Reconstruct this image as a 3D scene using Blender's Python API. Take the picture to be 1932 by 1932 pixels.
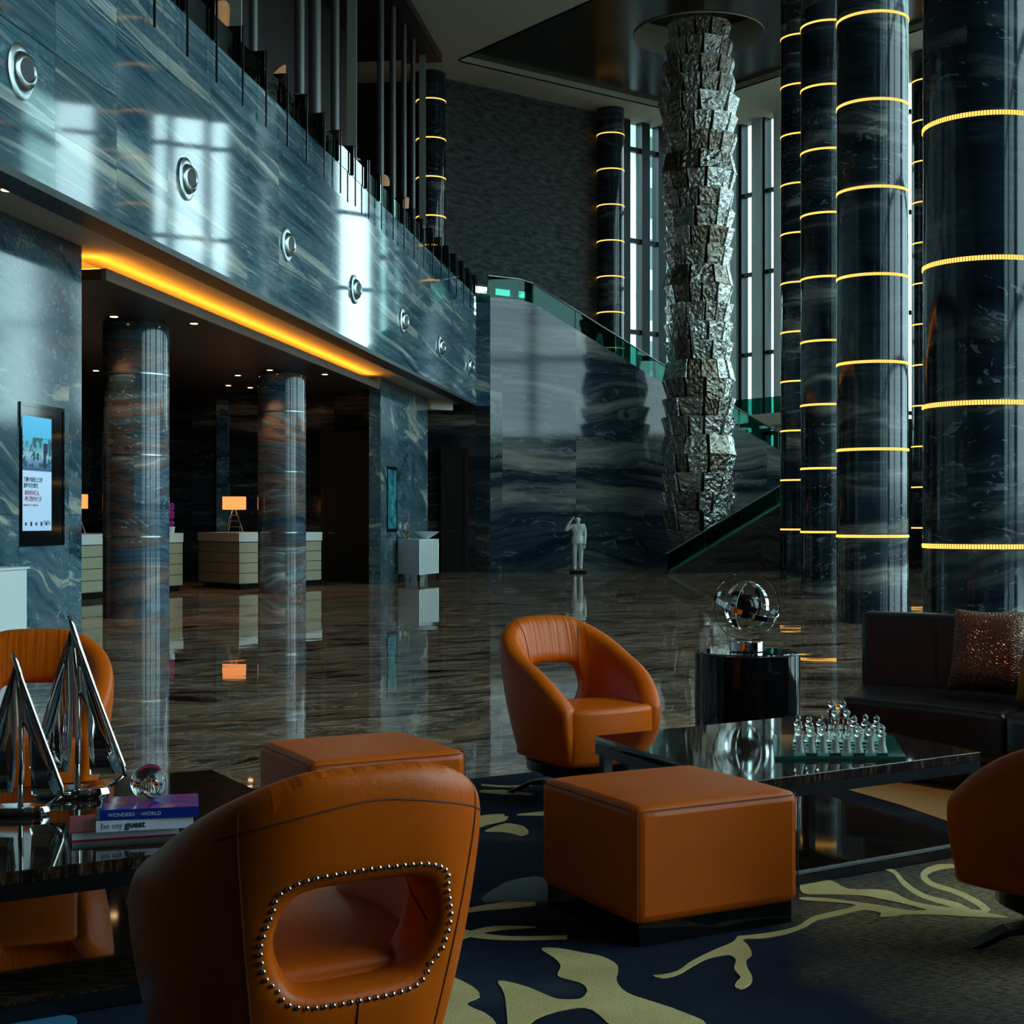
import bpy, bmesh, math, random
from mathutils import Vector, Matrix
from mathutils.bvhtree import BVHTree
random.seed(7)
for o in list(bpy.data.objects): bpy.data.objects.remove(o)
SC = bpy.context.scene
COL = SC.collection
PI = math.pi
# ------------------------------------------------------------ camera, world, exposure
F = 2720.0; HZ = 982.0; EYE = 1.3
cd = bpy.data.cameras.new('camera'); cam = bpy.data.objects.new('camera', cd); COL.objects.link(cam)
cam.location = (0, 0, EYE); cam.rotation_euler = (PI/2, 0, 0)
cd.sensor_width = 36; cd.lens = F/1932*36; cd.shift_y = (HZ-966)/1932
cd.clip_start = .05; cd.clip_end = 400
SC.camera = cam
W = bpy.data.worlds.new('sky'); SC.world = W; W.use_nodes = True
_bg = W.node_tree.nodes['Background']
_tc = W.node_tree.nodes.new('ShaderNodeTexCoord'); _sx = W.node_tree.nodes.new('ShaderNodeSeparateXYZ')
_rp = W.node_tree.nodes.new('ShaderNodeValToRGB')
W.node_tree.links.new(_tc.outputs['Generated'], _sx.inputs[0]); W.node_tree.links.new(_sx.outputs['Z'], _rp.inputs[0])
W.node_tree.links.new(_rp.outputs[0], _bg.inputs[0])
_rp.color_ramp.elements[0].position = 0.0; _rp.color_ramp.elements[0].color = (.10, .13, .14, 1)
_rp.color_ramp.elements[1].position = .03; _rp.color_ramp.elements[1].color = (.62, .86, .92, 1)
_bg.inputs[1].default_value = 5.0
vs = SC.view_settings
vs.view_transform = 'Standard'; vs.look = 'None'; vs.gamma = 1; vs.use_curve_mapping = False
vs.exposure = 0.45
for _n, _loc, _en in (('warm_spot', (3.6, 5.2, 8.5), 500), ):
    _l = bpy.data.lights.new(_n, 'SPOT'); _l.energy = _en; _l.color = (1, .50, .16); _l.spot_size = .45; _l.spot_blend = .5; _l.shadow_soft_size = .12
    _o = bpy.data.objects.new(_n, _l); COL.objects.link(_o); _o.location = _loc
    _o.rotation_euler = (Vector((2.4, 6.9, .5))-Vector(_loc)).to_track_quat('-Z', 'Y').to_euler()
# ------------------------------------------------------------ geometry of the place
def X(px, d): return (px-966)/F*d
def Z(py, d): return EYE-(py-HZ)/F*d
def floor_d(py): return F*EYE/(py-HZ)
def fp(px, py):
    d = floor_d(py); return Vector((X(px, d), d))
def hit(px, P, D):                     # where the sight line at px meets a vertical plane through P along D
    k = (px-966)/F
    t = (k*P[1]-P[0])/(D[0]-k*D[1]); return Vector((P[0]+D[0]*t, P[1]+D[1]*t))
def unit(x, y):
    l = math.hypot(x, y); return Vector((x/l, y/l))
U = unit(369, 2720); V = Vector((U.y, -U.x))          # hall axis, and its right-hand normal
Wd = Vector((.8, .6)); Gd = Vector((.6, -.8))          # chamfered end walls
FA = Vector((X(898, 36.1), 36.1))                      # far end of the balcony front
CEIL = 14.0; SOFFIT = 4.22
# ------------------------------------------------------------ helpers
def tag(o, label=None, cat=None, group=None, kind=None):
    if label: o['label'] = label
    if cat: o['category'] = cat
    if group: o['group'] = group
    if kind: o['kind'] = kind
    return o
def empty(name, loc, rz=0, label=None, cat=None, group=None):
    o = bpy.data.objects.new(name, None); COL.objects.link(o)
    o.location = loc; o.rotation_euler = (0, 0, rz); o.empty_display_size = .1
    return tag(o, label, cat, group)
def copy_tree(o, parent=None):
    c = o.copy(); COL.objects.link(c); c.parent = parent
    for ch in list(o.children): copy_tree(ch, c)
    return c
def box_uv(me):
    uv = me.uv_layers.new(name='UVMap')
    for p in me.polygons:
        n = p.normal
        if abs(n.z) > .7:
            for li in p.loop_indices:
                c = me.vertices[me.loops[li].vertex_index].co; uv.data[li].uv = (c.x, c.y)
        else:
            l = math.hypot(n.x, n.y) or 1; tx, ty = -n.y/l, n.x/l
            if abs(tx) > abs(ty):
                if tx < 0: tx, ty = -tx, -ty
            elif ty < 0: tx, ty = -tx, -ty
            for li in p.loop_indices:
                c = me.vertices[me.loops[li].vertex_index].co; uv.data[li].uv = (c.x*tx+c.y*ty, c.z)
class MB:
    def __init__(s): s.v = []; s.f = []; s.uv = None
    def add(s, vs, fs):
        b = len(s.v); s.v += [tuple(v) for v in vs]; s.f += [tuple(b+i for i in f) for f in fs]; return s
    def box(s, c, size, rz=0, M=None):
        hx, hy, hz = size[0]/2, size[1]/2, size[2]/2
        R = Matrix.Rotation(rz, 3, 'Z') if M is None else M
        vs = [Vector(c)+R@Vector((x*hx, y*hy, z*hz)) for x in (-1, 1) for y in (-1, 1) for z in (-1, 1)]
        return s.add(vs, [(0,1,3,2),(4,6,7,5),(0,4,5,1),(2,3,7,6),(0,2,6,4),(1,5,7,3)])
    def prism(s, pts, z0, z1):          # vertical prism on a plan polygon
        n = len(pts)
        ar = sum(pts[i][0]*pts[(i+1)%n][1]-pts[(i+1)%n][0]*pts[i][1] for i in range(n))
        if ar < 0: pts = pts[::-1]
        vs = [(p[0], p[1], z0) for p in pts]+[(p[0], p[1], z1) for p in pts]
        fs = [tuple(range(n-1, -1, -1)), tuple(range(n, 2*n))]+[(i, (i+1)%n, n+(i+1)%n, n+i) for i in range(n)]
        return s.add(vs, fs)
    def slab(s, pts3, off):             # planar polygon given thickness by the vector off
        n = len(pts3); off = Vector(off)
        vs = [Vector(p) for p in pts3]+[Vector(p)+off for p in pts3]
        nn = (Vector(pts3[1])-Vector(pts3[0])).cross(Vector(pts3[2])-Vector(pts3[1]))
        fs = [tuple(range(n)), tuple(range(2*n-1, n-1, -1))]+[(i, n+i, n+(i+1)%n, (i+1)%n) for i in range(n)]
        if nn.dot(off) > 0: fs = [f[::-1] for f in fs]
        return s.add(vs, fs)
    def tube(s, pts, r, n=8, closed=False):
        pts = [Vector(p) for p in pts]; m = len(pts)
        rs = r if isinstance(r, (list, tuple)) else [r]*m
        vs = []; pn = None
        for i, p in enumerate(pts):
            if closed: t = pts[(i+1)%m]-pts[i-1]
            else: t = pts[min(i+1, m-1)]-pts[max(i-1, 0)]
            if t.length < 1e-9: t = Vector((0, 0, 1))
            t.normalize()
            if pn is None: pn = t.orthogonal().normalized()
            pn = (pn-t*pn.dot(t)); pn = pn.normalized() if pn.length > 1e-6 else t.orthogonal().normalized()
            bn = t.cross(pn)
            for k in range(n):
                a = 2*PI*k/n; vs.append(p+(pn*math.cos(a)+bn*math.sin(a))*rs[i])
        fs = []
        for i in range(m if closed else m-1):
            j = (i+1) % m
            for k in range(n): fs.append((i*n+k, i*n+(k+1)%n, j*n+(k+1)%n, j*n+k))
        if not closed: fs += [tuple(range(n-1, -1, -1)), tuple((m-1)*n+k for k in range(n))]
        return s.add(vs, fs)
    def lathe(s, prof, c=(0, 0, 0), n=32, a0=0):     # profile of (r, z)
        vs = []; fs = []; idx = []
        for r, z in prof:
            if r < 1e-6: idx.append([len(vs)]*n); vs.append((c[0], c[1], c[2]+z))
            else:
                idx.append([len(vs)+k for k in range(n)])
                for k in range(n):
                    a = a0+2*PI*k/n; vs.append((c[0]+r*math.cos(a), c[1]+r*math.sin(a), c[2]+z))
        for i in range(len(prof)-1):
            for k in range(n):
                q = (idx[i][k], idx[i][(k+1)%n], idx[i+1][(k+1)%n], idx[i+1][k]); f = []
                for t in q:
                    if t not in f: f.append(t)
                if len(f) > 2: fs.append(tuple(f))
        if prof[0][0] > 1e-6: fs.append(tuple(idx[0][::-1]))
        if prof[-1][0] > 1e-6: fs.append(tuple(idx[-1]))
        return s.add(vs, fs)
    def sphere(s, c, r, n=16, m=10, sc=(1, 1, 1)):
        b = len(s.v)
        s.lathe([(r*math.sin(PI*i/m) if 0 < i < m else 0, -r*math.cos(PI*i/m)) for i in range(m+1)], (0, 0, 0), n)
        for i in range(b, len(s.v)):
            v = s.v[i]; s.v[i] = (c[0]+v[0]*sc[0], c[1]+v[1]*sc[1], c[2]+v[2]*sc[2])
        return s
    def xf(s, M, start=0):
        for i in range(start, len(s.v)): s.v[i] = tuple(M@Vector(s.v[i]))
        return s
    def build(s, name, mat, parent=None, smooth=False, bevel=0, subd=0, uvf=None, loc=None):
        me = bpy.data.meshes.new(name); me.from_pydata(s.v, [], s.f); me.update()
        me.materials.append(mat)
        if uvf: uvf(me)
        else: box_uv(me)
        if smooth:
            for p in me.polygons: p.use_smooth = True
            if smooth != 'all': me.set_sharp_from_angle(angle=math.radians(smooth if smooth is not True else 35))
        o = bpy.data.objects.new(name, me); COL.objects.link(o)
        if parent: o.parent = parent
        if loc: o.location = loc
        if bevel:
            b = o.modifiers.new('bevel', 'BEVEL'); b.width = bevel; b.segments = 3; b.limit_method = 'ANGLE'
            for p in me.polygons: p.use_smooth = True
            me.set_sharp_from_angle(angle=math.radians(80))
        if subd:
            m = o.modifiers.new('subd', 'SUBSURF'); m.levels = subd; m.render_levels = subd
        return o
def text_obj(body, name, mat, parent, M, size, align='LEFT', bold=0, sx=1):
    cu = bpy.data.curves.new(name, 'FONT'); cu.body = body; cu.size = size; cu.align_x = align; cu.offset = bold
    cu.resolution_u = 3; cu.extrude = .0004
    t = bpy.data.objects.new(name, cu); COL.objects.link(t)
    dg = bpy.context.evaluated_depsgraph_get(); me = bpy.data.meshes.new_from_object(t.evaluated_get(dg))
    bpy.data.objects.remove(t)
    for v in me.vertices: v.co = M@Vector((v.co.x*sx, v.co.y, v.co.z))
    me.materials.clear(); me.materials.append(mat)
    o = bpy.data.objects.new(name, me); COL.objects.link(o); o.parent = parent
    return o
# ------------------------------------------------------------ materials
class NT:
    def __init__(s, name):
        s.m = bpy.data.materials.new(name); s.m.use_nodes = True; s.t = s.m.node_tree
        s.b = s.t.nodes['Principled BSDF']; s.out = s.t.nodes['Material Output']
    def n(s, typ, **kw):
        nd = s.t.nodes.new(typ)
        for k, v in kw.items(): setattr(nd, k, v)
        return nd
    def put(s, sock, v):
        if isinstance(v, bpy.types.NodeSocket): s.t.links.new(v, sock)
        elif v is not None: sock.default_value = v
    def math(s, op, a, b=None, c=None):
        nd = s.n('ShaderNodeMath', operation=op); s.put(nd.inputs[0], a); s.put(nd.inputs[1], b)
        if c is not None: s.put(nd.inputs[2], c)
        return nd.outputs[0]
    def noise(s, vec, scale=1, detail=4, rough=.5, dist=0):
        nd = s.n('ShaderNodeTexNoise'); s.put(nd.inputs['Vector'], vec)
        nd.inputs['Scale'].default_value = scale; nd.inputs['Detail'].default_value = detail
        nd.inputs['Roughness'].default_value = rough; nd.inputs['Distortion'].default_value = dist
        return nd.outputs['Fac']
    def ramp(s, fac, els):
        nd = s.n('ShaderNodeValToRGB'); s.put(nd.inputs[0], fac); r = nd.color_ramp
        while len(r.elements) < len(els): r.elements.new(.5)
        for e, (p, c) in zip(r.elements, els): e.position = p; e.color = (*c, 1)
        return nd.outputs[0]
    def comb(s, x, y, z=0.0):
        nd = s.n('ShaderNodeCombineXYZ'); s.put(nd.inputs[0], x); s.put(nd.inputs[1], y); s.put(nd.inputs[2], z); return nd.outputs[0]
    def mix(s, f, a, b, mode='MIX'):
        nd = s.n('ShaderNodeMix', data_type='RGBA', blend_type=mode)
        s.put(nd.inputs[0], f)
        s.put(nd.inputs[6], (*a, 1) if isinstance(a, tuple) else a); s.put(nd.inputs[7], (*b, 1) if isinstance(b, tuple) else b)
        return nd.outputs[2]
    def bump(s, h, strength=.3, dist=.01):
        nd = s.n('ShaderNodeBump'); s.put(nd.inputs['Height'], h); nd.inputs['Strength'].default_value = strength
        nd.inputs['Distance'].default_value = dist; s.t.links.new(nd.outputs[0], s.b.inputs['Normal']); return nd
    def uv(s):
        tc = s.n('ShaderNodeTexCoord'); sp = s.n('ShaderNodeSeparateXYZ'); s.t.links.new(tc.outputs['UV'], sp.inputs[0])
        return sp.outputs[0], sp.outputs[1]
    def obj(s): return s.n('ShaderNodeTexCoord').outputs['Object']
    def pos(s):
        g = s.n('ShaderNodeNewGeometry'); return g.outputs['Position']
    def base(s, col, rough=.5, metal=0, spec=None, coat=None):
        s.put(s.b.inputs['Base Color'], (*col, 1) if isinstance(col, tuple) else col)
        s.put(s.b.inputs['Roughness'], rough); s.b.inputs['Metallic'].default_value = metal
        if spec is not None: s.b.inputs['Specular IOR Level'].default_value = spec
        if coat: s.b.inputs['Coat Weight'].default_value = coat; s.b.inputs['Coat Roughness'].default_value = .05
        return s.m
def plain(name, col, rough=.5, metal=0, **k): return NT(name).base(col, rough, metal, **k)
def emit(name, col, st):
    t = NT(name); t.base((0, 0, 0), 1); t.b.inputs['Emission Color'].default_value = (*col, 1); t.b.inputs['Emission Strength'].default_value = st
    return t.m
def marble(name, els, sw, sh, sx=.22, sy=1.6, rough=.1, slabvar=1.0, spark=.3, detail=9, dist=1.0, tilt=0.0, shy=0.0, joint=.5, spec=.5, warp=.6, mirror=False):
    els = [(.5+(p_-.52)*.62, c_) for p_, c_ in els]
    t = NT(name); u, v = t.uv()
    iu = t.math('FLOOR', t.math('DIVIDE', u, sw)); iv = t.math('FLOOR', t.math('DIVIDE', t.math('ADD', v, shy), sh))
    wn = t.n('ShaderNodeTexWhiteNoise', noise_dimensions='2D'); t.put(wn.inputs['Vector'], t.comb(iu, iv)); h = wn.outputs['Value']
    uu = t.math('PINGPONG', u, sw*2) if mirror else u
    cu = t.math('ADD', t.math('MULTIPLY', uu, sx), t.math('MULTIPLY', h, slabvar))
    cv = t.math('ADD', t.math('MULTIPLY', t.math('ADD', v, t.math('MULTIPLY', u, tilt)), sy), t.math('MULTIPLY', h, slabvar*.6))
    lo = t.noise(t.comb(t.math('MULTIPLY', cu, 1.3), t.math('MULTIPLY', cv, .35), 3.3), 1, 3, .5)
    cv2 = t.math('ADD', cv, t.math('MULTIPLY', lo, warp*3))
    n1 = t.noise(t.comb(cu, cv2, 1.7), 1.0, detail, .62, dist)
    col = t.ramp(n1, els)
    n2 = t.noise(t.comb(t.math('MULTIPLY', cu, 5), t.math('MULTIPLY', cv2, 9), 8.1), 1, 6, .6, .4)
    col = t.mix(.32, col, t.ramp(n2, [(.38, (.3, .3, .3)), (.62, (1.35, 1.35, 1.35))]), 'MULTIPLY')
    vo = t.noise(t.comb(t.math('MULTIPLY', cu, 22), t.math('MULTIPLY', cv2, 7), 2.0), 1, 3, .6, 1.5)
    fl = t.math('MULTIPLY', t.math('GREATER_THAN', vo, .62), t.math('GREATER_THAN', lo, .5))
    col = t.mix(t.math('MULTIPLY', fl, spark), col, (.45, .52, .54))
    tint = t.math('ADD', .8, t.math('MULTIPLY', h, .4)); col = t.mix(1, col, t.comb(tint, tint, tint), 'MULTIPLY')
    fu = t.math('FRACT', t.math('DIVIDE', u, sw)); fv = t.math('FRACT', t.math('DIVIDE', t.math('ADD', v, shy), sh))
    e = t.math('MAXIMUM', t.math('LESS_THAN', fu, .006/sw), t.math('LESS_THAN', fv, .012/sh))
    col = t.mix(t.math('MULTIPLY', e, joint), col, (.015, .02, .022))
    t.base(col, rough, spec=spec)
    return t.m
M = {}
M['fascia'] = marble('blue grey streaked marble', [(.26, (.010, .035, .060)), (.40, (.03, .085, .12)), (.5, (.085, .16, .19)), (.57, (.035, .095, .135)), (.66, (.22, .29, .29)), (.78, (.46, .46, .40))], 1.35, .68, .16, 3.2, rough=.05, slabvar=.35, spec=.5, warp=.25, tilt=.05, joint=.85)
M['wall'] = marble('blue grey cloud marble', [(.26, (.012, .035, .055)), (.42, (.04, .09, .12)), (.52, (.075, .13, .16)), (.6, (.05, .11, .14)), (.68, (.30, .31, .28)), (.8, (.48, .46, .38))], 1.1, 1.35, .40, 1.5, rough=.09, slabvar=.5, tilt=.2, spec=.5)
M['back'] = marble('dark banded marble', [(.28, (.003, .007, .013)), (.44, (.010, .020, .031)), (.5, (.028, .044, .055)), (.57, (.008, .018, .029)), (.68, (.10, .12, .115)), (.8, (.24, .23, .19))], 2.4, 1.7, .06, .62, rough=.09, slabvar=.2, spark=.12, spec=.32, mirror=True, joint=.35)
M['dark'] = marble('nearly black marble', [(.30, (.006, .008, .012)), (.5, (.018, .022, .028)), (.62, (.03, .032, .034)), (.7, (.12, .10, .08)), (.8, (.24, .19, .14))], 1.6, 1.2, .2, 2.0, rough=.12, slabvar=.6, spark=.12)
M['brown_marble'] = marble('dark brown grey marble tiles', [(.28, (.004, .0035, .0035)), (.45, (.012, .010, .009)), (.55, (.026, .022, .019)), (.65, (.010, .009, .009)), (.8, (.06, .05, .04))], 1.3, .7, .2, 1.2, rough=.3, slabvar=.5, spark=.05, spec=.15)
M['col_dark'] = marble('dark navy column marble', [(.30, (.004, .009, .016)), (.48, (.012, .024, .036)), (.58, (.022, .038, .05)), (.66, (.085, .10, .105)), (.75, (.24, .235, .21))], .72, 1.1, .22, 1.5, rough=.08, slabvar=.3, spark=.3, spec=.45)
M['col_blue'] = marble('blue and rust column marble', [(.26, (.014, .02, .03)), (.4, (.035, .075, .11)), (.48, (.08, .13, .17)), (.54, (.05, .065, .08)), (.61, (.17, .115, .095)), (.67, (.09, .15, .19)), (.76, (.48, .43, .37))], .69, 1.12, .22, 1.5, rough=.08, slabvar=.25, spark=.35, spec=.45)
def floor_mat():
    t = NT('polished brown marble floor'); sp = t.n('ShaderNodeSeparateXYZ'); t.put(sp.inputs[0], t.pos()); x, y = sp.outputs[0], sp.outputs[1]
    a = t.math('ADD', t.math('MULTIPLY', x, .83), t.math('MULTIPLY', y, .55)); b = t.math('SUBTRACT', t.math('MULTIPLY', y, .83), t.math('MULTIPLY', x, .55))
    lo = t.noise(t.comb(t.math('MULTIPLY', a, .5), t.math('MULTIPLY', b, .7), 0.0), 1, 3)
    b2 = t.math('ADD', b, t.math('MULTIPLY', lo, 1.5))
    n1 = t.noise(t.comb(t.math('MULTIPLY', a, .42), t.math('MULTIPLY', b2, 1.5), 2.0), 1.5, 10, .66, 1.6)
    col = t.ramp(n1, [(.36, (.02, .015, .013)), (.43, (.15, .075, .05)), (.47, (.46, .28, .18)), (.50, (.07, .05, .042)), (.54, (.46, .38, .28)), (.58, (.50, .22, .11)), (.62, (.18, .18, .155)), (.70, (.75, .62, .46))])
    n3 = t.noise(t.comb(t.math('MULTIPLY', a, 2.0), t.math('MULTIPLY', b2, 6), 5.0), 1, 8, .65, 1)
    col = t.mix(.6, col, t.ramp(n3, [(.40, (.22, .21, .21)), (.60, (1.2, 1.15, 1.1))]), 'MULTIPLY')
    t.base(col, .025, spec=.45)
    w = t.noise(t.comb(x, y, 0.0), 2.2, 1, .4)
    t.bump(w, .12, .012)
    return t.m
M['floor'] = floor_mat()
def stone_mat():
    t = NT('rough split dark stone'); u, v = t.uv()
    n1 = t.noise(t.comb(t.math('MULTIPLY', u, 3), t.math('MULTIPLY', v, 9)), 1, 8, .65)
    n2 = t.noise(t.comb(t.math('MULTIPLY', u, .3), t.math('MULTIPLY', v, .5)), 1, 3)
    col = t.ramp(n1, [(.36, (.022, .029, .029)), (.64, (.13, .15, .145))]); t.base(col, .75)
    t.bump(n1, 1.0, .12); return t.m
M['stone'] = stone_mat()
def leather(name, col, rough=.33, bs=.25, wr=0.0, spec=.26):
    t = NT(name); o = t.obj()
    mp = t.n('ShaderNodeMapping'); t.put(mp.inputs[0], o); mp.inputs['Scale'].default_value = (1, 1, 1)
    n1 = t.noise(mp.outputs[0], 160, 3, .6); n2 = t.noise(mp.outputs[0], 6, 3, .5)
    d = tuple(c*.8 for c in col)
    c = t.mix(n2, col, d); t.base(c, rough, spec=spec)
    h = t.math('ADD', t.math('MULTIPLY', n1, .12), t.math('MULTIPLY', n2, 1.0))
    if wr:                                   # gathered folds in the upper back of the chair
        sp = t.n('ShaderNodeSeparateXYZ'); t.put(sp.inputs[0], o)
        ang = t.math('MULTIPLY', sp.outputs[0], 34); z = t.math('MULTIPLY', sp.outputs[2], 1.6)
        w = t.noise(t.comb(ang, 0.0, z), 1, 2, .5, .3)
        ms = t.math('MULTIPLY', t.math('MULTIPLY', t.math('MULTIPLY', t.math('GREATER_THAN', sp.outputs[1], .05), t.math('LESS_THAN', t.math('ABSOLUTE', sp.outputs[0]), .2)), t.math('LESS_THAN', sp.outputs[1], t.math('ADD', t.math('MULTIPLY', sp.outputs[2], .194), .177))), t.math('SMOOTH_MIN', 1, t.math('MAXIMUM', t.math('MULTIPLY', t.math('SUBTRACT', sp.outputs[2], .56), 9), 0), .3))
        h = t.math('ADD', h, t.math('MULTIPLY', t.math('MULTIPLY', w, ms), wr))
    t.bump(h, bs, .012)
    return t.m
OR = (.66, .110, .002)
M['leather'] = leather('orange leather', OR, .34, .35, 2.2)
M['leather2'] = leather('orange leather smooth', OR, .36, .2)
M['black_leather'] = leather('black leather', (.012, .017, .030), .3, .3, 0, .6)
M['chrome'] = plain('polished chrome', (.72, .72, .70), .04, 1)
M['silver'] = plain('brushed silver', (.45, .52, .54), .25, 1)
M['black_gloss'] = plain('black lacquer', (.004, .005, .007), .06, 0, spec=.35)
M['black_metal'] = plain('black metal', (.012, .013, .015), .22, .6)
M['black'] = plain('matt black', (.006, .006, .007), .5)
def table_mat():
    t = NT('dark granite table top'); o = t.pos()
    mp = t.n('ShaderNodeMapping'); t.put(mp.inputs[0], o); mp.inputs['Rotation'].default_value = (0, 0, -.55); mp.inputs['Scale'].default_value = (14, 120, 14)
    n1 = t.noise(mp.outputs[0], 1, 5, .7, .6)
    t.base(t.ramp(n1, [(.45, (.006, .004, .004)), (.6, (.035, .02, .012)), (.72, (.13, .08, .045))]), .04, spec=.5); return t.m
M['table'] = table_mat()
M['cream'] = plain('cream plaster', (.50, .46, .36), .8)
M['white_soffit'] = plain('pale plaster soffit', (.42, .36, .31), .8)
M['bronze_ceiling'] = plain('dark bronze ceiling panel', (.030, .024, .015), .22, .5)
M['brown'] = plain('dark brown timber', (.014, .009, .006), .45)
M['panel_edge'] = plain('taupe panel edge', (.10, .08, .06), .55)
M['grey_metal'] = plain('grey metal pole', (.12, .12, .12), .35, .5)
M['light_pole'] = plain('light grey pole', (.22, .23, .21), .6)
M['frame'] = plain('dark window frame', (.012, .02, .026), .4, .3)
M['light_frame'] = plain('pale grey window pier', (.48, .55, .55), .5)
def glass_pane(name, tint, gl=.1, rough=.0):
    t = NT(name); t.t.nodes.remove(t.b)
    a = t.n('ShaderNodeBsdfTransparent'); a.inputs[0].default_value = (*tint, 1); g = t.n('ShaderNodeBsdfGlossy'); g.inputs['Roughness'].default_value = rough
    g.inputs['Color'].default_value = (.8, 1, .95, 1)
    fr = t.n('ShaderNodeFresnel'); fr.inputs[0].default_value = 1.45
    f = t.math('MULTIPLY', fr.outputs[0], gl*10)
    mx = t.n('ShaderNodeMixShader'); t.put(mx.inputs[0], f); t.put(mx.inputs[1], a.outputs[0]); t.put(mx.inputs[2], g.outputs[0])
    t.t.links.new(mx.outputs[0], t.out.inputs[0]); return t.m
M['pane'] = glass_pane('window glass', (.93, .97, .97), .07)
M['rail_glass'] = glass_pane('green balustrade glass', (.14, .40, .34), .04)
M['clear_rail'] = glass_pane('clear balustrade glass', (.78, .9, .88), .1)
def glass(name, col=(1, 1, 1), rough=0, ior=1.5):
    t = NT(name); t.base(col, rough); t.b.inputs['Transmission Weight'].default_value = 1; t.b.inputs['IOR'].default_value = ior; return t.m
M['crystal'] = glass('clear crystal')
M['frost'] = plain('frosted crystal', (.62, .64, .62), .3); M['frost'].node_tree.nodes['Principled BSDF'].inputs['Transmission Weight'].default_value = .6
M['aqua_edge'] = plain('teal plate glass', (.03, .30, .25), .06); M['aqua_edge'].node_tree.nodes['Principled BSDF'].inputs['Transmission Weight'].default_value = .8
M['aqua'] = glass('aqua edged plate glass', (.25, .80, .72), .0)
def ring_mat():
    t = NT('gold light strip'); u, v = t.uv()
    w = t.math('ADD', .62, t.math('MULTIPLY', .5, t.math('SINE', t.math('MULTIPLY', u, 2*PI/.022))))
    t.base((0, 0, 0), 1); t.b.inputs['Emission Color'].default_value = (1, .50, .08, 1)
    t.put(t.b.inputs['Emission Strength'], t.math('MULTIPLY', w, 2.3)); return t.m
M['ring'] = ring_mat()
M['ring_rim'] = emit('gold strip rim glow', (1, .52, .06), 1.1)
M['steel_ring'] = plain('steel joint band', (.35, .38, .36), .25, .9)
M['cove'] = emit('amber cove strip', (1, .36, .02), 24)
M['downlight'] = emit('warm downlight', (1, .62, .28), 6)
M['white'] = plain('white lacquer', (.62, .68, .68), .35)
M['statue'] = plain('white glazed figure', (.62, .68, .64), .3)
def hammered():
    t = NT('hammered silver metal'); p = t.pos()
    n1 = t.noise(p, 8, 4, .6, .8); n2 = t.noise(p, 26, 3, .5, .2)
    oi = t.n('ShaderNodeObjectInfo')
    c = t.mix(oi.outputs['Random'], (.20, .165, .12), (.58, .60, .57))
    t.base(c, .09, 1); t.bump(t.math('ADD', n1, t.math('MULTIPLY', n2, .3)), .8, .06); return t.m
M['hammered'] = hammered()
# ------------------------------------------------------------ structure
def struct(mb, name, mat, **k):
    o = mb.build(name, mat, **k); o['kind'] = 'structure'; return o
def xyz(p, z): return Vector((p[0], p[1], z))
def wall_poly(P, D, pts, th, side):
    """pts = (distance along D from P, z); th = thickness vector along side"""
    m = MB(); m.slab([xyz(Vector(P)+D*s, z) for s, z in pts], xyz(side*th, 0)); return m
def along(P, D, q): return (Vector(q)-Vector(P)).dot(D)
struct(MB().prism([(-24, -6), (22, -6), (30, 60), (-24, 60)], -.3, 0), 'floor', M['floor'])
# screen wall and pier (set back behind the balcony front)
d0 = 2.92*F/517; PW = Vector((X(154, d0), d0))
struct(wall_poly(PW, U, [(-22, 0), (0, 0), (0, SOFFIT), (-22, SOFFIT)], .5, -V), 'wall_left', M['wall'])
p1 = hit(718, PW, U); p2 = hit(807, PW, U); L1, L2 = along(PW, U, p1), along(PW, U, p2)
struct(MB().prism([p1, p2, p2-V*.24, p1-V*.24], 0, SOFFIT), 'wall_pier', M['wall'])
# balcony front
struct(wall_poly(FA, U, [(-40, SOFFIT), (0, SOFFIT), (0, 6.43), (-40, 6.43)], .3, -V), 'wall_balcony', M['fascia'])
struct(wall_poly(FA-V*.05, U, [(-40, 6.435), (0, 6.435), (0, 6.97), (-40, 6.97)], .25, -V), 'wall_balcony_upper', M['fascia'])
struct(wall_poly(FA+V*.004, U, [(-40, SOFFIT-.05), (.1, SOFFIT-.05), (.1, SOFFIT+.02), (-40, SOFFIT+.02)], .3, -V), 'trim_1', M['black'])
# soffit slab under the balcony, its floor above
def strip(off0, off1, s0, s1, z0, z1, name, mat, P=FA):
    q = [P-V*off0+U*s0, P-V*off0+U*s1, P-V*off1+U*s1, P-V*off1+U*s0]
    return struct(MB().prism(q, z0, z1), name, mat)
strip(.3, 12, -40, 1.2, SOFFIT, SOFFIT+.2, 'ceiling_soffit', M['white_soffit'])
strip(.3, 14, -40, 4, 6.2, 6.45, 'floor_balcony', M['brown'])
# dropped timber ceiling in the reception with its amber cove
dp = 2.76*F/475; PP = Vector((X(200, dp), dp))
eR = along(PP, U, hit(716, PP, U))
struct(MB().prism([PP, PP+U*eR, PP+U*eR-V*9, PP-V*9], 3.94, 4.06), 'ceiling_reception', M['brown'])
struct(MB().prism([PP-U*.002+V*.003, PP+U*eR+V*.003, PP+U*eR-V*.05, PP-U*.002-V*.05], 3.935, 4.065), 'trim_2', M['panel_edge'])
struct(MB().prism([PP+U*.3-V*.45, PP+U*(eR)-V*.45, PP+U*eR-V*9, PP+U*.3-V*9], 4.06, SOFFIT), 'trim_3', M['cream'])
cv = empty('cove_light', xyz(PP, 4.06), 0, 'long amber strip light hidden above the dropped reception ceiling', 'light')
MB().slab([xyz(U*.1-V*.12, .012), xyz(U*(eR-.1)-V*.12, .012), xyz(U*(eR-.1)-V*.18, .012), xyz(U*.1-V*.18, .012)], (0, 0, -.01)).build('light_strip', M['cove'], cv)
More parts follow.
